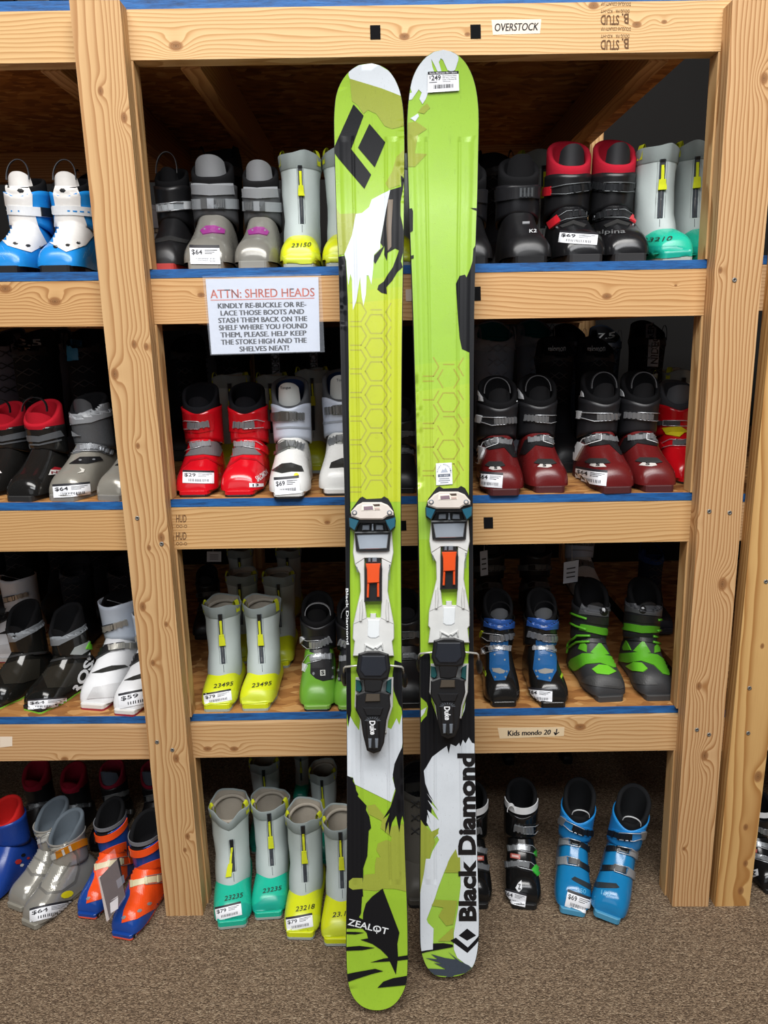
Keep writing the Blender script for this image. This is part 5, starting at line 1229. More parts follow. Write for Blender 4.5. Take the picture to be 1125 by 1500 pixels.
def m_blue4(s, st):             # tall turquoise-blue boot with four silver buckles
    B = P_('1a78ae', .14, .35); B2 = P_('2688cf', .2, .25)
    snap(s, B, B2, fabric('17181a'), None, P_('4b94b8', .3), cuff=(190, -6, -10), liner=dict(back=246, side=226, front=190, th=12, rx=44))
    s.buckle([(.02, .66), (.25, .625), (.55, .595), (.95, .605)], .03, B2, DK, CH, WIRE, 0, 5, .2)
    s.buckle([(.02, .49), (.25, .51), (.5, .515), (.92, .475)], .032, None, DK, CH, WIRE, 0, 3, .42)
    s.buckle([(.02, .345), (.25, .365), (.5, .375), (.95, .33)], .032, None, DK, CH, WIRE, 0, 3, .42)
    s.plate('shell', [(.44, .245), (.52, .265), (.95, .235), (.98, .20), (.9, .20), (.5, .235)], 1.4, P_('2b3338', .35))
    s.text('shell', '150', .62, .165, .03, P_('5fb0d8'), .2)
    s.loop('pull_loop', (4, 100, 196), 46, 20, P_('c8cbce', .5), 1.6, 3, -.3)
    if st: s.label(.66, .10, .62, .115, -.12, '69')
def m_redback(s, st):           # black boot, dark red padded collar
    R = fabric('8f1830')
    snap(s, DK, DK, R, R, DK, cuff=(180, 0, -6), liner=dict(back=246, side=226, front=186, th=15, rx=47, ry=55), tongue=dict(top=210, rx=38, ry=45))
    s.buckle([(.05, .45), (.3, .47), (.6, .48), (.9, .46)], .034, None, CHD, CHD, CHD, 0, 4)
def m_greyback(s, st):
    snap(s, DK, DK, fabric('8f2038'), P_('5b6674', .5), DK, cuff=(180, 0, -6), liner=dict(back=246, side=232, front=186, th=10, rx=46), tongue=dict(top=240, rx=38, wid=1.2))
    s.buckle([(.02, .55), (.3, .57), (.6, .57), (.95, .60)], .036, None, P_('8e9090', .3, .3, .4), P_('cfcdc8', .3), CH, 0, 5)
    s.buckle([(.02, .35), (.3, .40), (.6, .40), (.95, .36)], .036, None, P_('8e9090', .3, .3, .4), P_('cfcdc8', .3), CH, 0, 5)
def m_plainblack(s, st):
    snap(s, DK, DK, DKF, fabric('26262a'), DK, cuff=(186, 0, -6), liner=dict(back=246, side=222, th=12), tongue=dict(top=220))
    s.buckle([(.02, .58), (.3, .59), (.6, .60), (.95, .60)], .034, None, CHD, CHD, CHD, 0, 5); s.buckle([(.05, .36), (.3, .41), (.6, .42), (.92, .38)], .032, None, CHD, CHD, CHD, 0, 5)

# ---- soft booties and snowboard boots
class Soft(Boot): pass
def soft(s, cap, shaft, collar, inner, tabs, sole, rim=(236, 238), wave=1.0, zip_=True, seed=0, opened=False, sole2=None, cuffw=50, tilt=0.0):
    r = random.Random(seed); p1, p2 = r.random() * 6, r.random() * 6
    s.sole(cap, 20, mat2=sole2 or sole, split=7, grow=1.5); s.arch(LOW, cap, 'toe_cap', 14)
    prof = [(40, 135, 92, 43), (62, 137, 84, 44), (82, 140, 75, 43.5), (105, 147, 65, 42.5), (130, 152, 58, 42.5), (160, 154, 55, 44.5), (190, 154, 54, 46.5), (208, 153.5, 54, 48), (222, 153, 54.5, cuffw - 1), (236, 153, 55, cuffw)]
    phs = [(-PI + 2 * PI * k / 48) for k in range(48)]
    def pt(i, ph, off=0.0, dz=0.0):
        z, yc, ry, rx = prof[i]; w = wave * (i / 9.0) ** 2
        o = off + w * (1.7 * math.sin(5 * ph + p1) + 1.1 * math.sin(9 * ph + p2)) + (1.3 * math.sin(3 * ph + i * 1.3 + p2) + .9 * math.sin(2 * ph - i * 2.1 + p1)) * (1 if 2 < i < 8 else 0)
        zz = z + dz + (2.6 * math.sin(4 * ph + p2) + 3.5 * math.sin(2 * ph + p1) if i == 9 else 0) * wave
        if tilt and i >= 7: zz += tilt * (i - 6) / 3 * (-math.cos(ph)) ; o -= tilt * .28 * ((i - 6) / 3) ** 2
        if opened and i >= 5 and abs(ph) < .9: zz -= (i - 4) * 5.5 * (1 - abs(ph) / .9) ** 1.2
        return Vector(((rx + o) * math.sin(ph), yc - (ry + o) * math.cos(ph), zz))
    mb = s.part('shaft'); mb.grid([[pt(i, ph) for ph in phs] for i in range(0, 8)], shaft, True); s.base.append(mb)
    mb = s.part('collar'); mb.grid([[pt(i, ph, o, d) for ph in phs] for i, o, d in ((7, .6, -2), (7, 1.6, 0), (8, 1.4, 0), (9, 1.4, -1), (9, .4, .6), (9, -1.5, -.4), (8, -2.2, 0), (7, -2.2, 0))], collar, True); s.base.append(mb)
    mb = s.part('lining'); mb.grid([[pt(i, ph, o, d) for ph in phs] for i, o, d in ((9, -2.6, -3), (8, -3.2, 0), (7, -4.5, 0), (5, -8, 0), (3, -14, 0))], inner, True, cap1=True)
    rows = []
    for k in range(9):
        a = 2 * PI * k / 8; rows.append([Vector(((cuffw - 9 + 4 * math.cos(a)) * math.sin(ph), 156 - (44 + 4 * math.cos(a)) * math.cos(ph), 214 + 5 * math.sin(a) + 8 * (-math.cos(ph)))) for ph in phs])
    mb.grid(rows, inner, True, flip=True); s.base.append(mb)
    s.ready()
    # pull tabs at both sides of the opening
    for side in (-1, 1):
        mb = s.part('pull_tab', True); rows = []; ph0 = side * 1.15
        for k in range(13):
            a = PI * k / 12; rad = cuffw + 1.5 - 7 * (1 - math.cos(a)) / 2 * 2; z = 216 + (30 if k not in (0, 12) else 30) * math.sin(a) ** .7
            yc, ry = 153, 55 - (cuffw - rad)
            rows.append([Vector((rad * math.sin(ph0 + d), yc - (ry + 3) * math.cos(ph0 + d), z)) for d in (-.15, .15)])
        mb.grid(rows, tabs); mb.grid([[p + Vector((0, 0, -1.2)) for p in r] for r in rows], tabs, flip=True)
    return s
def bootie(col, txt):
    def f(s, st):
        Y = P_('d3dc20', .3, .3) if col == 'y' else P_('1fb597', .25, .3); Y2 = P_('c9d63a', .35, .3) if col == 'y' else P_('17a08c', .3)
        GR = fabric('b4bebd', 700, wear=.22); GC = fabric('8c9594', 700, wear=.3); YT = fabric('cdd42c', 600, wear=.2)
        op = (st == 2)
        soft(s, Y, GR, GC, fabric('a59d90'), YT, P_('8f9892', .6), seed=s.foot * 3 + len(txt), opened=op, sole2=P_('9ea7a0', .6))
        dk = fabric('3f444a'); hi = .87 if s.a < .2 else .80 - .10 * max(0, s.a - .35); lo = .385
        if op: hi -= .16
        s.plate('zipper', [(.46, lo), (.54, lo), (.545, hi), (.455, hi)], 1.4, dk, g=5); s.plate('zipper', [(.49, lo + .01), (.51, lo + .01), (.51, hi), (.49, hi)], 2.2, P_('202226', .4), g=8)
        s.plate('zipper', [(.475, hi - .06), (.525, hi - .06), (.53, hi), (.47, hi)], 4, P_('2a2a2c', .3, .3, .5), g=12)
        dx = -.12 if op else 0
        s.plate('zip_pull', [(.48, hi - .05), (.52, hi - .05), (.525 + dx * .5, hi - .17), (.485 + dx * .5, hi - .17)], 4.5, YT, g=8)
        s.plate('zip_pull', [(.46 + dx * .5, hi - .165), (.55 + dx * .5, hi - .165), (.565 + dx, hi - .255), (.45 + dx, hi - .255)], 5.5, YT, g=8)
        s.wire('shaft', [(.5, lo - .01), (.5, lo - .07)], .6, dk, .2); 
        for q in (.43, .57): s.wire('zipper', [(q, lo + .0), (q, hi)], .5, P_('7a8180', .6), .2)
        v0 = .30 - .02 * s.a
        s.plate('toe_cap', [(.04, .115), (.3, .16), (.5, .165), (.72, .16), (.96, .115), (.94, .07), (.5, .065), (.06, .07)], .5, Y2)
        if txt: s.text('toe_cap', txt, .26, .195, .03, P_('24261c', .6), .42, .004, .25, .04)
        if st == 1 or st == 2: s.label(.34, .125, .56, .085, .06, '79')
    return f
def snowboard(col, acc, txt=None, inner='26262a', lace='2b2c30'):
    def f(s, st):
        soft(s, P_(col, .45, .4), fabric(col, 300), fabric(acc), fabric(inner), fabric(acc), P_('1c1c1c', .7), seed=3, wave=.35, cuffw=49, tilt=20.0)
        for i in range(4):
            v = .48 + .09 * i; s.wire('laces', [(.34, v), (.5, v + .045), (.66, v)], 1.2, P_(lace, .6), 2.5); s.wire('laces', [(.34, v + .045), (.5, v), (.66, v + .045)], 1.2, P_(lace, .6), 2.5)
        s.band('strap', [(.05, .80), (.5, .82), (.95, .80)], .03, 2.5, P_(acc, .5))
        if txt:
            if txt == 'TAB': s.plate('pull_tab', [(.30, .74), (.46, .74), (.46, .90), (.32, .90)], 4, P_('2d7fb0', .5), True)
            elif txt == 'NIDECKER': s.plate('strap', [(.40, .62), (.58, .62), (.58, .97), (.40, .97)], 3, P_('9aa0aa', .6)); s.text('strap', txt, .56, .64, .06, DK, .62, .02, 0, PI / 2, 3.6)
            else:
                s.text('collar', txt, .3, .885, .045, WHP, .36, .02)
                if txt == '8.5': s.text('collar', '25.5', .3, .835, .03, WHP, .36, .02)
    return f
# ------------------------------------------------------------------ every boot in its place
BY, BT = bootie('y', ''), bootie('t', '')
def place(fn, xc, yb, yt, where, label, name='ski_boot', cat='boot', group=None, mir=False, foot=1, st=0, yaw=0.0, Y=None, H=246, wx=1.0, sc=None, dz=0.0, lean=0.0):
    if where != 'f': where = where[0] + str(int(where[1]) + 1)
    if where == 'f': zs = 0.003
    else: zs = shelf_z(where, at_y(xc, 700, .05).x) + .0006
    if Y is None:
        Y = at_z(xc, yb, zs).y if where == 'f' or where[1] in '34' else .055
        if where != 'f': Y = max(Y, .048 if where[1] == '4' else .036)
    py = yb if yb is not None else 800
    for _ in range(4):          # column xc read at the boot's foot
        x = at_y(xc, py, Y).x
        d = Vector((x, Y, zs)) - CAM; w = d.dot(_F); py = H_PX / 2 - F_PX * d.dot(_U) / w
    x = CAM.x + (Vector((x, Y, zs)) - CAM).dot(_F) * 0 + at_y(xc, py, Y).x
    if sc is None:
        sc = 1.0
        for _ in range(3): sc = max(.5, (at_y(xc, yt, Y + .19 * sc * math.cos(math.radians(yaw))).z - zs) / (H * .001))
    sc = min(sc, 1.45)
    alpha = math.atan2(CAM.z - zs - .10, 1.55 + Y + .08)
    s = Boot(alpha, mir, foot, math.atan2(x, Y + 1.65) + math.radians(yaw)); fn(s, st)
    toe = [Vector(v) for mb in s.base[:2] for v in mb.v if v[1] < 45 and v[2] < 40]
    cy, sy = math.cos(math.radians(yaw)), math.sin(math.radians(yaw))
    for _ in range(3):           # settle the toe where the photo shows it
        if yb is None and _ : break
        px, pv = [], []
        for v in toe:
            q = Vector((v.x * sc * wx, v.y * sc, v.z * sc)) * .001
            d = Vector((x + q.x * cy - q.y * sy, Y + q.x * sy + q.y * cy, zs + q.z)) - CAM; w = d.dot(_F)
            px.append(W_PX / 2 + F_PX * d.dot(_R) / w); pv.append(H_PX / 2 - F_PX * d.dot(_U) / w)
        x += (xc - (min(px) + max(px)) / 2) * (Y - CAM.y) / F_PX
        if yb is not None and (where == 'f' or where[1] == '4'):
            Y = max(Y + (at_z(xc, yb, zs).y - at_z(xc, max(pv), zs).y), .036 if where != 'f' else -.4)
    o = s.finish(name); o.location = (x, Y, zs + dz); o.rotation_euler = (0, math.radians(lean), math.radians(yaw)); o.location.z += abs(math.sin(math.radians(lean))) * .036 * sc; o.scale = (sc * wx, sc, sc)
    tag(o, label, cat, group); return o

G1, G2, G3, G0 = 'boots on the top visible shelf', 'boots on the middle shelf', 'boots on the lowest shelf', 'boots on the floor'
SB = 'ski_bootie'
# ---- upper shelf
place(m_bluewhite, 15, 395, 262, 'l1', 'blue and white kids boot at the left edge of the upper shelf', group=G1, H=222, mir=True, foot=-1, wx=1.0)
place(m_bluewhite, 90, 397, 262, 'l1', 'blue and white kids boot beside the left post on the upper shelf', group=G1, H=222, wx=1.02)
place(m_blackred, 243, 395, 246, 'c1', 'black boot with a thin red sole, first right of the left post', group=G1, H=232, wx=.82, Y=.085)
place(m_greymagenta, 306, 392, 236, 'c1', 'grey boot with magenta badge and a price sticker on its toe', group=G1, H=236, st=1, wx=1.02)
place(m_greymagenta, 375, 392, 243, 'c1', 'grey boot with magenta badge and no sticker, beside the zipped bootie', group=G1, H=236, mir=True, foot=-1, wx=.92)
place(bootie('y', '23150'), 440, 391, 236, 'c1', 'grey zipped bootie with yellow-green toe on the upper shelf, fully in view', SB, 'bootie', G1, H=238, wx=.9)
place(BY, 503, 391, 232, 'c1', 'grey zipped bootie with yellow-green toe half hidden by the left ski', SB, 'bootie', G1, H=238, foot=-1, wx=.9)
place(BY, 577, 391, 236, 'c1', 'grey yellow-toed bootie behind the skis, glimpsed in the gap between them', SB, 'bootie', G1, H=238)
place(m_tourer, 690, 386, 238, 'c1', 'plain black boot half hidden by the right ski on the upper shelf', group=G1, mir=True, foot=-1)
place(m_tourer, 772, 385, 230, 'c1', 'black boot with one wide strap, left of the red-collared pair', group=G1, wx=1.05)
place(m_redcollar, 850, 385, 207, 'c1', 'black boot with red collar and a price sticker on its toe', group=G1, H=254, st=1, wx=.98)
place(m_redcollar, 915, 385, 205, 'c1', 'black boot with red collar and no sticker, beside a teal-toed bootie', group=G1, H=254, mir=True, foot=-1, wx=.94)
place(bootie('t', '23210'), 983, 378, 226, 'c1', 'grey bootie with teal toe on the upper shelf, right of the red-collared boots', SB, 'bootie', G1, H=238, wx=.9)
place(BT, 1034, 378, 222, 'c1', 'grey bootie with teal toe tucked against the right post on the upper shelf', SB, 'bootie', G1, H=238, wx=.75, foot=-1, Y=.105)
place(BT, 806, None, 235, 'c1', 'grey bootie in the second row of the upper shelf, seen between black boots', SB, 'bootie', G1, Y=.40, H=238)
place(snowboard('1c1c1e', '26262a'), 318, None, 232, 'c1', 'black boot in the second row of the upper shelf behind the grey magenta boots', 'snow_boot', 'boot', G1, Y=.40, H=238, wx=.80)
place(snowboard('1a1a1d', '202024'), 735, None, 236, 'c1', 'black boot in the second row of the upper shelf beside the right ski', 'snow_boot', 'boot', G1, Y=.40, H=238, wx=.80)
place(m_white2, 236, None, 245, 'c1', 'white boot in the second row of the upper shelf near the left post', group=G1, Y=.42, H=206, sc=1.0)
place(snowboard('1a1a1d', '202024'), 128, None, 262, 'l1', 'black boot in the second row behind the blue and white pair', 'snow_boot', 'boot', G1, Y=.42, H=238, wx=.80)
# ---- middle shelf
place(m_rear_red, -16, 728, 588, 'l2', 'black boot with red padded collar cut by the left edge of the photo', group=G2, H=240, mir=True, foot=-1, yaw=-8)
place(m_rear_red, 40, 734, 585, 'l2', 'black boot with red padded collar and white triangle badge on its toe', group=G2, H=240, st=1, yaw=-8, wx=1.05)
place(m_greysilver, 103, 733, 575, 'l2', 'silver grey boot with a price sticker beside the red-collared boots', group=G2, H=232, st=1, yaw=-12, wx=1.0)
place(m_greysilver, 170, 733, 582, 'l2', 'silver grey boot without sticker partly behind the left post', group=G2, H=232, yaw=-12, mir=False, foot=-1, wx=.92)
place(m_red, 289, 727, 560, 'c2', 'bright red boot with a price sticker on its toe, beside the left post', group=G2, H=243, st=1)
place(m_red, 355, 727, 560, 'c2', 'bright red boot with white lettering on its side, left of the white pair', group=G2, H=243, mir=True, foot=-1)
place(m_white, 425, 735, 551, 'c2', 'white boot with price sticker and yellow dot under the printed notice', group=G2, H=248, st=1, wx=.95)
place(m_white, 499, 725, 540, 'c2', 'white boot without sticker half hidden by the left ski', group=G2, H=248, mir=True, foot=-1, wx=.95)
place(m_plainblack, 590, 722, 580, 'c2', 'plain black boot in the gap between the skis on the middle shelf', group=G2)
place(m_darkred, 735, 725, 550, 'c2', 'dark red and black boot with sticker, nearest the right ski', group=G2, st=1, mir=True, foot=-1)
place(m_darkred, 800, 721, 547, 'c2', 'dark red and black boot without sticker, second from the right ski', group=G2, wx=.98)
place(m_darkred, 896, 722, 542, 'c2', 'dark red and black boot with a price sticker, third from the right ski', group=G2, st=1, mir=True, foot=-1, yaw=3, wx=.95)
place(m_darkred, 957, 720, 542, 'c2', 'dark red and black boot without sticker, next to the bright red one', group=G2, wx=.95)
place(m_redyellow, 1008, 708, 556, 'c2', 'bright red boot with yellow tongue tab partly behind the right post', group=G2)
place(snowboard('18181b', '1e1e22', '8.5'), 30, None, 497, 'l2', 'black snow boot with size 8.5 printed on it in the left bay second row', 'snow_boot', 'boot', G2, Y=.33, H=238, wx=.80)
place(snowboard('17171a', '1b1b1e', 'TAB', '202024'), 112, None, 492, 'l2', 'black snow boot with a blue pull tab in the left bay second row', 'snow_boot', 'boot', G2, Y=.33, H=238, wx=.80)
for i, (x, c) in enumerate(((-10, '6a6874'), (62, '74727e'), (150, '1d1f26'))):
    place(snowboard(c, c), x, None, 494, 'l2', ('pale grey snow boot at the back of the left bay by the photo edge', 'pale grey snow boot at the back behind the size 8.5 boot', 'dark snow boot at the back of the left bay behind the left post')[i], 'snow_boot', 'boot', G2, Y=.68, H=238, wx=.80)
place(BY, 336, None, 548, 'c2', 'grey bootie with yellow tabs behind the first red boot', SB, 'bootie', G2, Y=.34, H=238)
place(BY, 395, None, 548, 'c2', 'grey bootie with yellow tabs behind the second red boot', SB, 'bootie', G2, Y=.34, H=238, foot=-1, wx=.85)
place(BY, 458, None, 540, 'c2', 'grey bootie with yellow tabs behind the white boot with the yellow dot', SB, 'bootie', G2, Y=.34, H=238, wx=.85)
place(snowboard('17171a', '1d1d20', None), 268, None, 502, 'c2', 'black snow boot in the third row beside the left post, middle shelf', 'snow_boot', 'boot', G2, Y=.58, H=238, wx=.80)
place(snowboard('17171a', '1d1d20', None), 336, None, 502, 'c2', 'black snow boot in the third row behind the first red boot', 'snow_boot', 'boot', G2, Y=.62, H=238, wx=.80)
place(snowboard('17171a', '1d1d20', 'NIDECKER'), 405, None, 500, 'c2', 'black snow boot with a pale lettered strap behind the hanging notice', 'snow_boot', 'boot', G2, Y=.62, H=238, wx=.80)
place(snowboard('17171a', '1d1d20', 'NIDECKER'), 462, None, 500, 'c2', 'black snow boot with a pale lettered strap right of the hanging notice', 'snow_boot', 'boot', G2, Y=.62, H=238, wx=.80)
place(snowboard('9aa0aa', '8d93a0', None, '9a9aa0'), 290, None, 470, 'c2', 'grey snow boot at the very back near the left post, middle shelf', 'snow_boot', 'boot', G2, Y=.93, H=238, wx=.80)
place(snowboard('9aa6b8', 'a4adba', None, '1f7c80', '8d98a8'), 736, None, 484, 'c2', 'pale blue-grey snow boot with teal lining, nearest the right ski', 'snow_boot', 'boot', G2, Y=.40, H=238, wx=.84)
place(snowboard('9aa6b8', 'a4adba', None, '1f7c80', '8d98a8'), 794, None, 480, 'c2', 'pale blue-grey snow boot with teal lining, second from the right ski', 'snow_boot', 'boot', G2, Y=.62, H=238, wx=.80, foot=-1)
place(snowboard('17181c', '1c1d22', 'salomon'), 828, None, 506, 'c2', 'black snow boot with small white lettering behind the second dark red boot', 'snow_boot', 'boot', G2, Y=.30, H=238, wx=.80)
place(snowboard('17181c', '1c1d22', 'salomon'), 886, None, 506, 'c2', 'black snow boot with small white lettering behind the third dark red boot', 'snow_boot', 'boot', G2, Y=.30, H=238, wx=.80, foot=-1)
place(snowboard('1f2733', '222b38'), 848, None, 486, 'c2', 'navy snow boot in the third row, left of the one sized 7.5', 'snow_boot', 'boot', G2, Y=.74, H=238, wx=.80)
place(snowboard('1f2733', '222b38', '7.5'), 903, None, 488, 'c2', 'navy snow boot with size 7.5 printed on it', 'snow_boot', 'boot', G2, Y=.68, H=238, wx=.72)
place(snowboard('151517', '19191c', 'NIDECKER'), 970, None, 482, 'c2', 'tall black snow boot with a pale lettered strap near the right post', 'snow_boot', 'boot', G2, Y=.62, H=238, wx=.74)
place(BY, 955, None, 545, 'c2', 'grey bootie with yellow tabs behind the last dark red boot', SB, 'bootie', G2, Y=.36, H=238, wx=.8)
place(BY, 1010, None, 540, 'c2', 'grey bootie with yellow tabs behind the bright red boot at the right post', SB, 'bootie', G2, Y=.36, H=238, foot=-1, wx=.8)
# ---- lowest shelf
place(m_rossi, -2, 1040, 880, 'l3', 'black boot with grey collar band cut by the left edge, lowest shelf', group=G3, H=250, mir=False, foot=-1, yaw=-18, wx=1.05)
place(m_rossi, 60, 1046, 886, 'l3', 'black boot with grey collar band, green buckle and big white letters', group=G3, H=250, st=1, yaw=-24, wx=1.05)
place(m_white2, 147, 1042, 862, 'l3', 'white boot with black buckles, the one fully in view on the lowest shelf', group=G3, H=212, yaw=-10, wx=.86)
place(m_white2, 193, 1050, 878, 'l3', 'white boot with black buckles and a price sticker, against the left post', group=G3, H=212, st=1, yaw=-10, wx=.80, foot=-1)
place(m_white2, 10, None, 842, 'l3', 'grey boot in the second row of the lowest shelf, left bay', group=G3, Y=.36, H=206, sc=1.0)
place(snowboard('1b1f26', '23272e'), 100, None, 865, 'l3', 'black boot in the second row behind the big-lettered boot', 'snow_boot', 'boot', G3, Y=.36, H=238, sc=.95, wx=.95)
place(snowboard('17171a', '1b1b1e'), 172, None, 862, 'l3', 'black boot in the second row behind the white boots of the left bay', 'snow_boot', 'boot', G3, Y=.36, H=238, sc=.95, wx=.95)
for i, (x, lb) in enumerate(((-15, 'dark boot in the third row of the left bay lowest shelf by the photo edge'), (50, 'dark boot in the third row behind the big-lettered boot'), (120, 'dark boot in the third row behind the white boots of the left bay'))):
    place(snowboard('1c222a', '20262e'), x, None, 806, 'l3', lb, 'snow_boot', 'boot', G3, sc=1.12, Y=.93, H=238, wx=.80)
for x, yt, lb in ((12, 832, 'dark boot behind the grey one in the left bay lowest shelf'), (78, 838, 'dark boot deep in the left bay behind the grey collar boots'), (140, 832, 'dark boot deep in the left bay behind the white boots')):
    place(snowboard('1a1d22', '1e2228'), x, None, yt, 'l3', lb, 'snow_boot', 'boot', G3, Y=.64 if x != 12 else .66, H=238, wx=.9, sc=1.12)
place(bootie('y', '23495'), 322, 1043, 874, 'c3', 'grey zipped bootie with yellow toe and price sticker on the lowest shelf', SB, 'bootie', G3, H=238, st=1, wx=.98)
place(bootie('y', '23495'), 378, 1042, 873, 'c3', 'grey zipped bootie with yellow toe and no sticker on the lowest shelf', SB, 'bootie', G3, H=238, foot=-1, wx=.98)
place(BY, 349, None, 832, 'c3', 'grey bootie in the second row behind the stickered yellow-toed one', SB, 'bootie', G3, Y=.33, H=238, foot=-1)
place(BY, 408, None, 832, 'c3', 'grey bootie in the second row, its green toe showing beside the green boot', SB, 'bootie', G3, Y=.30, H=238)
place(BY, 350, None, 798, 'c3', 'grey bootie in the third row behind the yellow-toed pair, left one', SB, 'bootie', G3, Y=.64, H=238)
place(BY, 420, None, 798, 'c3', 'grey bootie in the third row behind the yellow-toed pair, right one', SB, 'bootie', G3, Y=.64, H=238, foot=-1)
place(m_greenblack, 466, 1042, 866, 'c3', 'green and black boot without sticker left of the left ski', group=G3, H=244, wx=.98)
place(m_greenblack, 516, 1042, 870, 'c3', 'green and black boot with price sticker mostly hidden by the left ski', group=G3, H=244, st=1, mir=True, foot=-1)
place(m_plainblack, 598, 1038, 862, 'c3', 'black buckled boot in the gap between the skis on the lowest shelf', group=G3, wx=1.0)
place(m_plainblack, 300, None, 826, 'c3', 'black boot in the dark behind the left post on the lowest shelf', group=G3, Y=.50)
place(m_blueblack, 735, 1036, 862, 'c3', 'blue and black boot without sticker, nearest the right ski', group=G3, mir=True, foot=-1, wx=.95)
place(m_blueblack, 805, 1037, 861, 'c3', 'blue and black boot with a price sticker on its toe', group=G3, st=1, wx=.95)
place(m_claw, 886, 1029, 846, 'c3', 'black boot with lime claw panels beside the stickered blue boot', group=G3, H=250, wx=.98, yaw=4)
place(m_claw, 957, 1027, 845, 'c3', 'black boot with lime claw panels against the right post', group=G3, H=250, mir=True, foot=-1, wx=.95)
place(snowboard('1b2130', '1d3566'), 968, None, 800, 'c3', 'dark snow boot with blue cuff at the back near the right post', 'snow_boot', 'boot', G3, Y=.48, H=238, wx=.80)
place(m_white, 862, None, 790, 'c3', 'white boot far back on the lowest shelf behind the lime claw boot', group=G3, Y=.75, sc=1.0)
for i, (x, lb) in enumerate(((725, 'black boot in the second row behind the first blue boot'), (795, 'black boot in the second row behind the stickered blue boot'))):
    place(m_plainblack, x, None, 835, 'c3', lb, group=G3, Y=.55, sc=1.0)
# ---- floor
place(m_blueliner, -18, 1330, 1165, 'f', 'blue boot with red lining cut by the left edge, on the carpet', group=G0, H=240, yaw=-14, wx=1.1)
place(m_silver, 34, 1336, 1172, 'f', 'silver boot with grey lining, the rear one of its pair on the carpet', group=G0, H=236, yaw=-24, foot=-1, mir=True, wx=.92)
place(m_silver, 55, 1362, 1191, 'f', 'silver boot with amber buckle, price sticker and yellow dot on the carpet', group=G0, H=236, st=1, yaw=-26, wx=.92)
place(m_orange, 137, 1347, 1168, 'f', 'orange and blue kids boot behind the hanging booklet', group=G0, H=240, yaw=-10, foot=-1, wx=.85)
place(m_orange, 189, 1378, 1187, 'f', 'orange and blue kids boot in front, beside the foot of the left post', group=G0, H=240, yaw=-14, wx=.9)
for i, (x, yt, lb, fn) in enumerate(((35, 1108, 'black boot with dark red collar in the second row by the photo edge', m_redback), (92, 1112, 'black boot with dark red collar in the second row behind the silver pair', m_redback), (150, 1108, 'black boot with grey tongue and white buckles behind the orange boots', m_greyback), (212, 1108, 'black boot with grey tongue and white buckles behind the left post', m_greyback))):
    place(fn, x, None, yt, 'f', lb, group=G0, Y=.24, yaw=-8)
place(bootie('t', '23235'), 341, 1362, 1163, 'f', 'grey bootie with teal toe, unzipped front and price sticker', SB, 'bootie', G0, H=238, st=2, yaw=7, wx=1.0)
place(bootie('t', '23235'), 395, 1348, 1158, 'f', 'grey bootie with teal toe and closed zip, no sticker, on the carpet', SB, 'bootie', G0, H=238, foot=-1, yaw=4, wx=1.0)
place(bootie('y', '23218'), 443, 1377, 1175, 'f', 'grey bootie with bright yellow toe and price sticker on the carpet', SB, 'bootie', G0, H=238, st=1, yaw=-3, wx=.95)
place(bootie('y', '23.18'), 497, 1386, 1182, 'f', 'grey bootie with bright yellow toe, no sticker, half behind the left ski', SB, 'bootie', G0, H=238, foot=-1, yaw=-1, wx=.95)
place(BT, 386, None, 1098, 'f', 'grey bootie in the second floor row behind the teal-toed pair', SB, 'bootie', G0, Y=.22, H=238)
place(BT, 470, None, 1112, 'f', 'grey bootie in the second floor row behind the yellow-toed pair', SB, 'bootie', G0, Y=.17, H=238, yaw=-4, wx=.9)
place(BT, 440, None, 1098, 'f', 'grey bootie in the third floor row above the yellow-toed pair', SB, 'bootie', G0, Y=.44, H=238, foot=-1, wx=.9)
place(snowboard('55524c', '4c4a46'), 618, 1330, 1130, 'f', 'dim grey boot on the carpet in the gap between the skis', 'snow_boot', 'boot', G0, H=238)
place(m_palmer, 694, 1332, 1142, 'f', 'black race boot with white strap half hidden by the right ski', group=G0, mir=True, foot=-1)
place(m_palmer, 766, 1333, 1140, 'f', 'black race boot with white strap and green levers on the carpet', group=G0, st=1, wx=.95, yaw=-7)
place(m_blue4, 838, 1344, 1142, 'f', 'turquoise blue boot with a price sticker, left one of its pair', group=G0, st=1, yaw=-13, wx=.9, lean=4)
place(m_blue4, 892, 1356, 1150, 'f', 'turquoise blue boot without sticker leaning right, nearest the right post', group=G0, mir=True, foot=-1, yaw=-22, wx=.9, lean=9)
place(m_palmer, 1128, 1310, 1150, 'f', 'black race boot at the right edge beyond the neighbouring rack post', group=G0, wx=1.0)
for i, (x, lb) in enumerate(((745, 'black boot in the dark second floor row behind the race boot'), (830, 'black boot in the dark second floor row behind the blue pair'))):
    place(snowboard('121214', '151517'), x, None, 1108, 'f', lb, 'snow_boot', 'boot', G0, Y=.62, H=238, wx=.80)
# soles standing on the shelf above the frame, left
place(m_plainblack, 60, None, -140, 'l0', 'black boot standing on the top deck, only its sole in view at upper left', group=G1, Y=.05, sc=1.0)

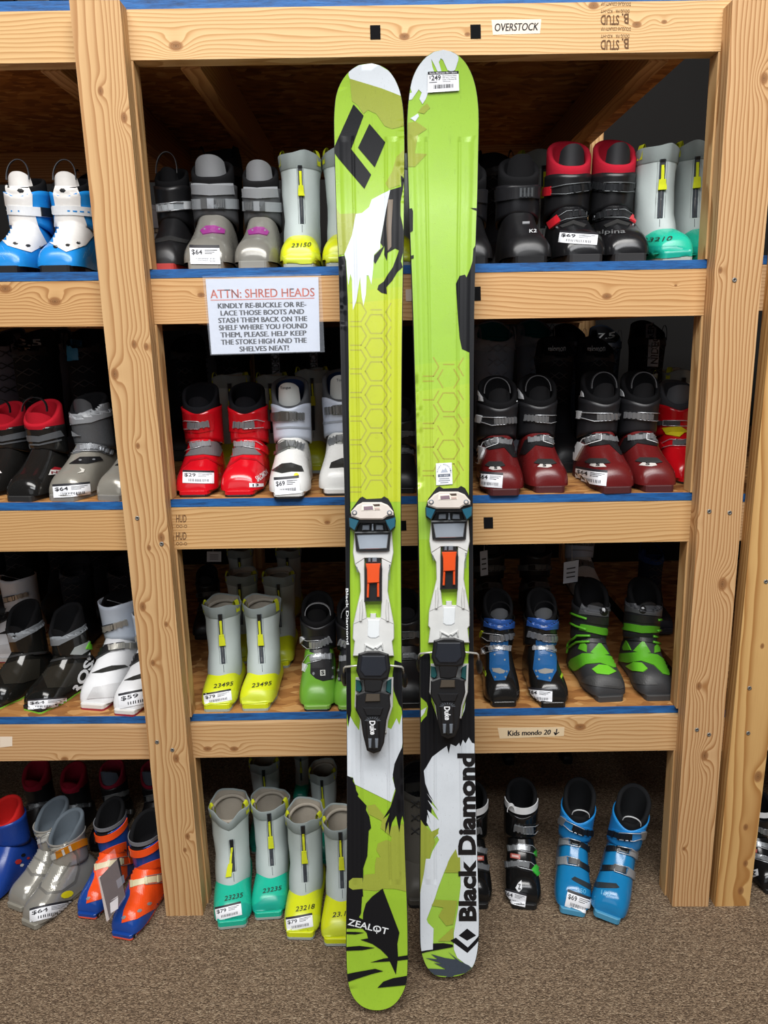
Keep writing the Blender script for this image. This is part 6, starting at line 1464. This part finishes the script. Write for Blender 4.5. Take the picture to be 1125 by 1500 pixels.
# ---- tags
def tag_card(corners, Y, label, name, string=None, th=.0008, mat=None, cat='tag', body=None):
    f = [at_y(x, y, Y) for x, y in corners]; r = empty(name, sum(f, Vector()) / 4, label, cat); bpy.context.view_layer.update()
    mb = MB(); mb.hexa(f + [p + Vector((0, th, 0)) for p in f], mat or paper('aab0bd'))
    for i in range(3):
        q = px_quad(corners, Y - .0004); mb.add([q(.2, .3 + .2 * i), q(.8, .3 + .2 * i), q(.8, .36 + .2 * i), q(.2, .36 + .2 * i)], [(0, 1, 2, 3)], LBL_K)
    under(mb.build('card'), r)
    if string:
        m2 = MB(); m2.tube([at_y(x, y, Y + .0004) for x, y in string], .0007, paper('8c8c90'), 5); under(m2.build('string'), r)
    return r
tag_card([(703, 808), (714, 806), (715, 842), (704, 844)], .25, 'grey paper tag hanging on a string above the first blue boot', 'hang_tag', [(709, 808), (709.5, 797)])
tag_card([(826, 824), (848, 820), (846, 852), (825, 855)], .25, 'grey paper tag hanging on a string left of the lime claw boot', 'hang_tag', [(838, 823), (838, 797)])
tag_card([(303, 808), (324, 808), (324, 823), (303, 823)], .30, 'pale price card hanging beside the back booties near the left post', 'hang_tag', [(312, 808), (312, 804)])
# booklet in a clear bag hung on the orange boots
bk = empty('booklet', at_z(165, 1350, 0.0), 'dark booklet in a clear bag hanging between the two orange and blue boots', 'booklet'); bpy.context.view_layer.update()
def bpt(px, py, k=0.0):      # plane tilted back over the rear boot
    return at_y(px, py, -.085 + (1350 - py) * .00030 + (px - 165) * .0009 + k)
mb = MB(); c = [(146, 1286), (174, 1257), (183, 1312), (160, 1345)]
f = [bpt(*p) for p in c]; mb.hexa(f + [p + Vector((0, .004, 0)) for p in f], P_('1c2129', .35, .3))
q = [bpt(*p, -.0006) for p in ((161, 1320), (173, 1312), (173, 1331), (162, 1338))]; mb.add(q, [(0, 3, 2, 1)], LBL_W)
q = [bpt(*p, -.0006) for p in ((161, 1319), (173, 1310.5), (173, 1314), (161, 1323))]; mb.add(q, [(0, 3, 2, 1)], LBL_K)
q = [bpt(*p, -.0006) for p in ((170, 1290), (181, 1281), (183, 1292), (173, 1302))]; mb.add(q, [(0, 3, 2, 1)], P_('6d7684', .4))
under(mb.build('booklet_cover'), bk)
mb = MB(); f = [bpt(*p) for p in ((144, 1286), (147, 1285), (160, 1347), (156, 1350))]; mb.hexa(f + [p + Vector((0, .005, 0)) for p in f], paper('cfcac6')); under(mb.build('page_edge'), bk)
mb = MB(); rows = []
cc = [(138, 1268), (168, 1243), (184, 1314), (157, 1352)]
for j in range(9):
    r_ = []
    for i in range(7):
        a, b = i / 6, j / 8; x = lerp(lerp(cc[0][0], cc[1][0], a), lerp(cc[3][0], cc[2][0], a), b); y = lerp(lerp(cc[0][1], cc[1][1], a), lerp(cc[3][1], cc[2][1], a), b)
        r_.append(bpt(x, y, -.003 - .0012 * rnd.random()))
    rows.append(r_)
mb.grid(rows, clear_film('ffe9ea', .16)); under(mb.build('clear_bag'), bk)
# ------------------------------------------------------------------ light
def area(name, loc, target, sx, sy, power, col=(1, 1, 1)):
    d = bpy.data.lights.new(name, 'AREA'); d.shape = 'RECTANGLE'; d.size = sx; d.size_y = sy; d.energy = power; d.color = col
    o = bpy.data.objects.new(name, d); C.objects.link(o); o.location = loc
    o.rotation_euler = (Vector(target) - Vector(loc)).to_track_quat('-Z', 'Y').to_euler(); return o
area('ceiling_light', (-0.2, -2.0, 4.1), (0, 0.1, 0.8), 4.0, 0.9, 172, (1.0, .98, .95))
area('ceiling_light', (0.4, -3.6, 4.0), (0, 0.0, 0.8), 4.0, 0.9, 118, (.97, .98, 1.0))
area('window_light', (-1.2, -5.0, 2.2), (0, 0, 0.8), 3.5, 2.0, 22, (.93, .97, 1.0))  # added fill from behind the camera, not an actual window
w = bpy.data.worlds.new('world'); bpy.context.scene.world = w; w.use_nodes = True
bg = w.node_tree.nodes['Background']; bg.inputs[0].default_value = (0.85, 0.92, 1.0, 1); bg.inputs[1].default_value = 0.05
sc = bpy.context.scene
sc.view_settings.view_transform = 'Standard'; sc.view_settings.look = 'None'
sc.view_settings.exposure = 0.0
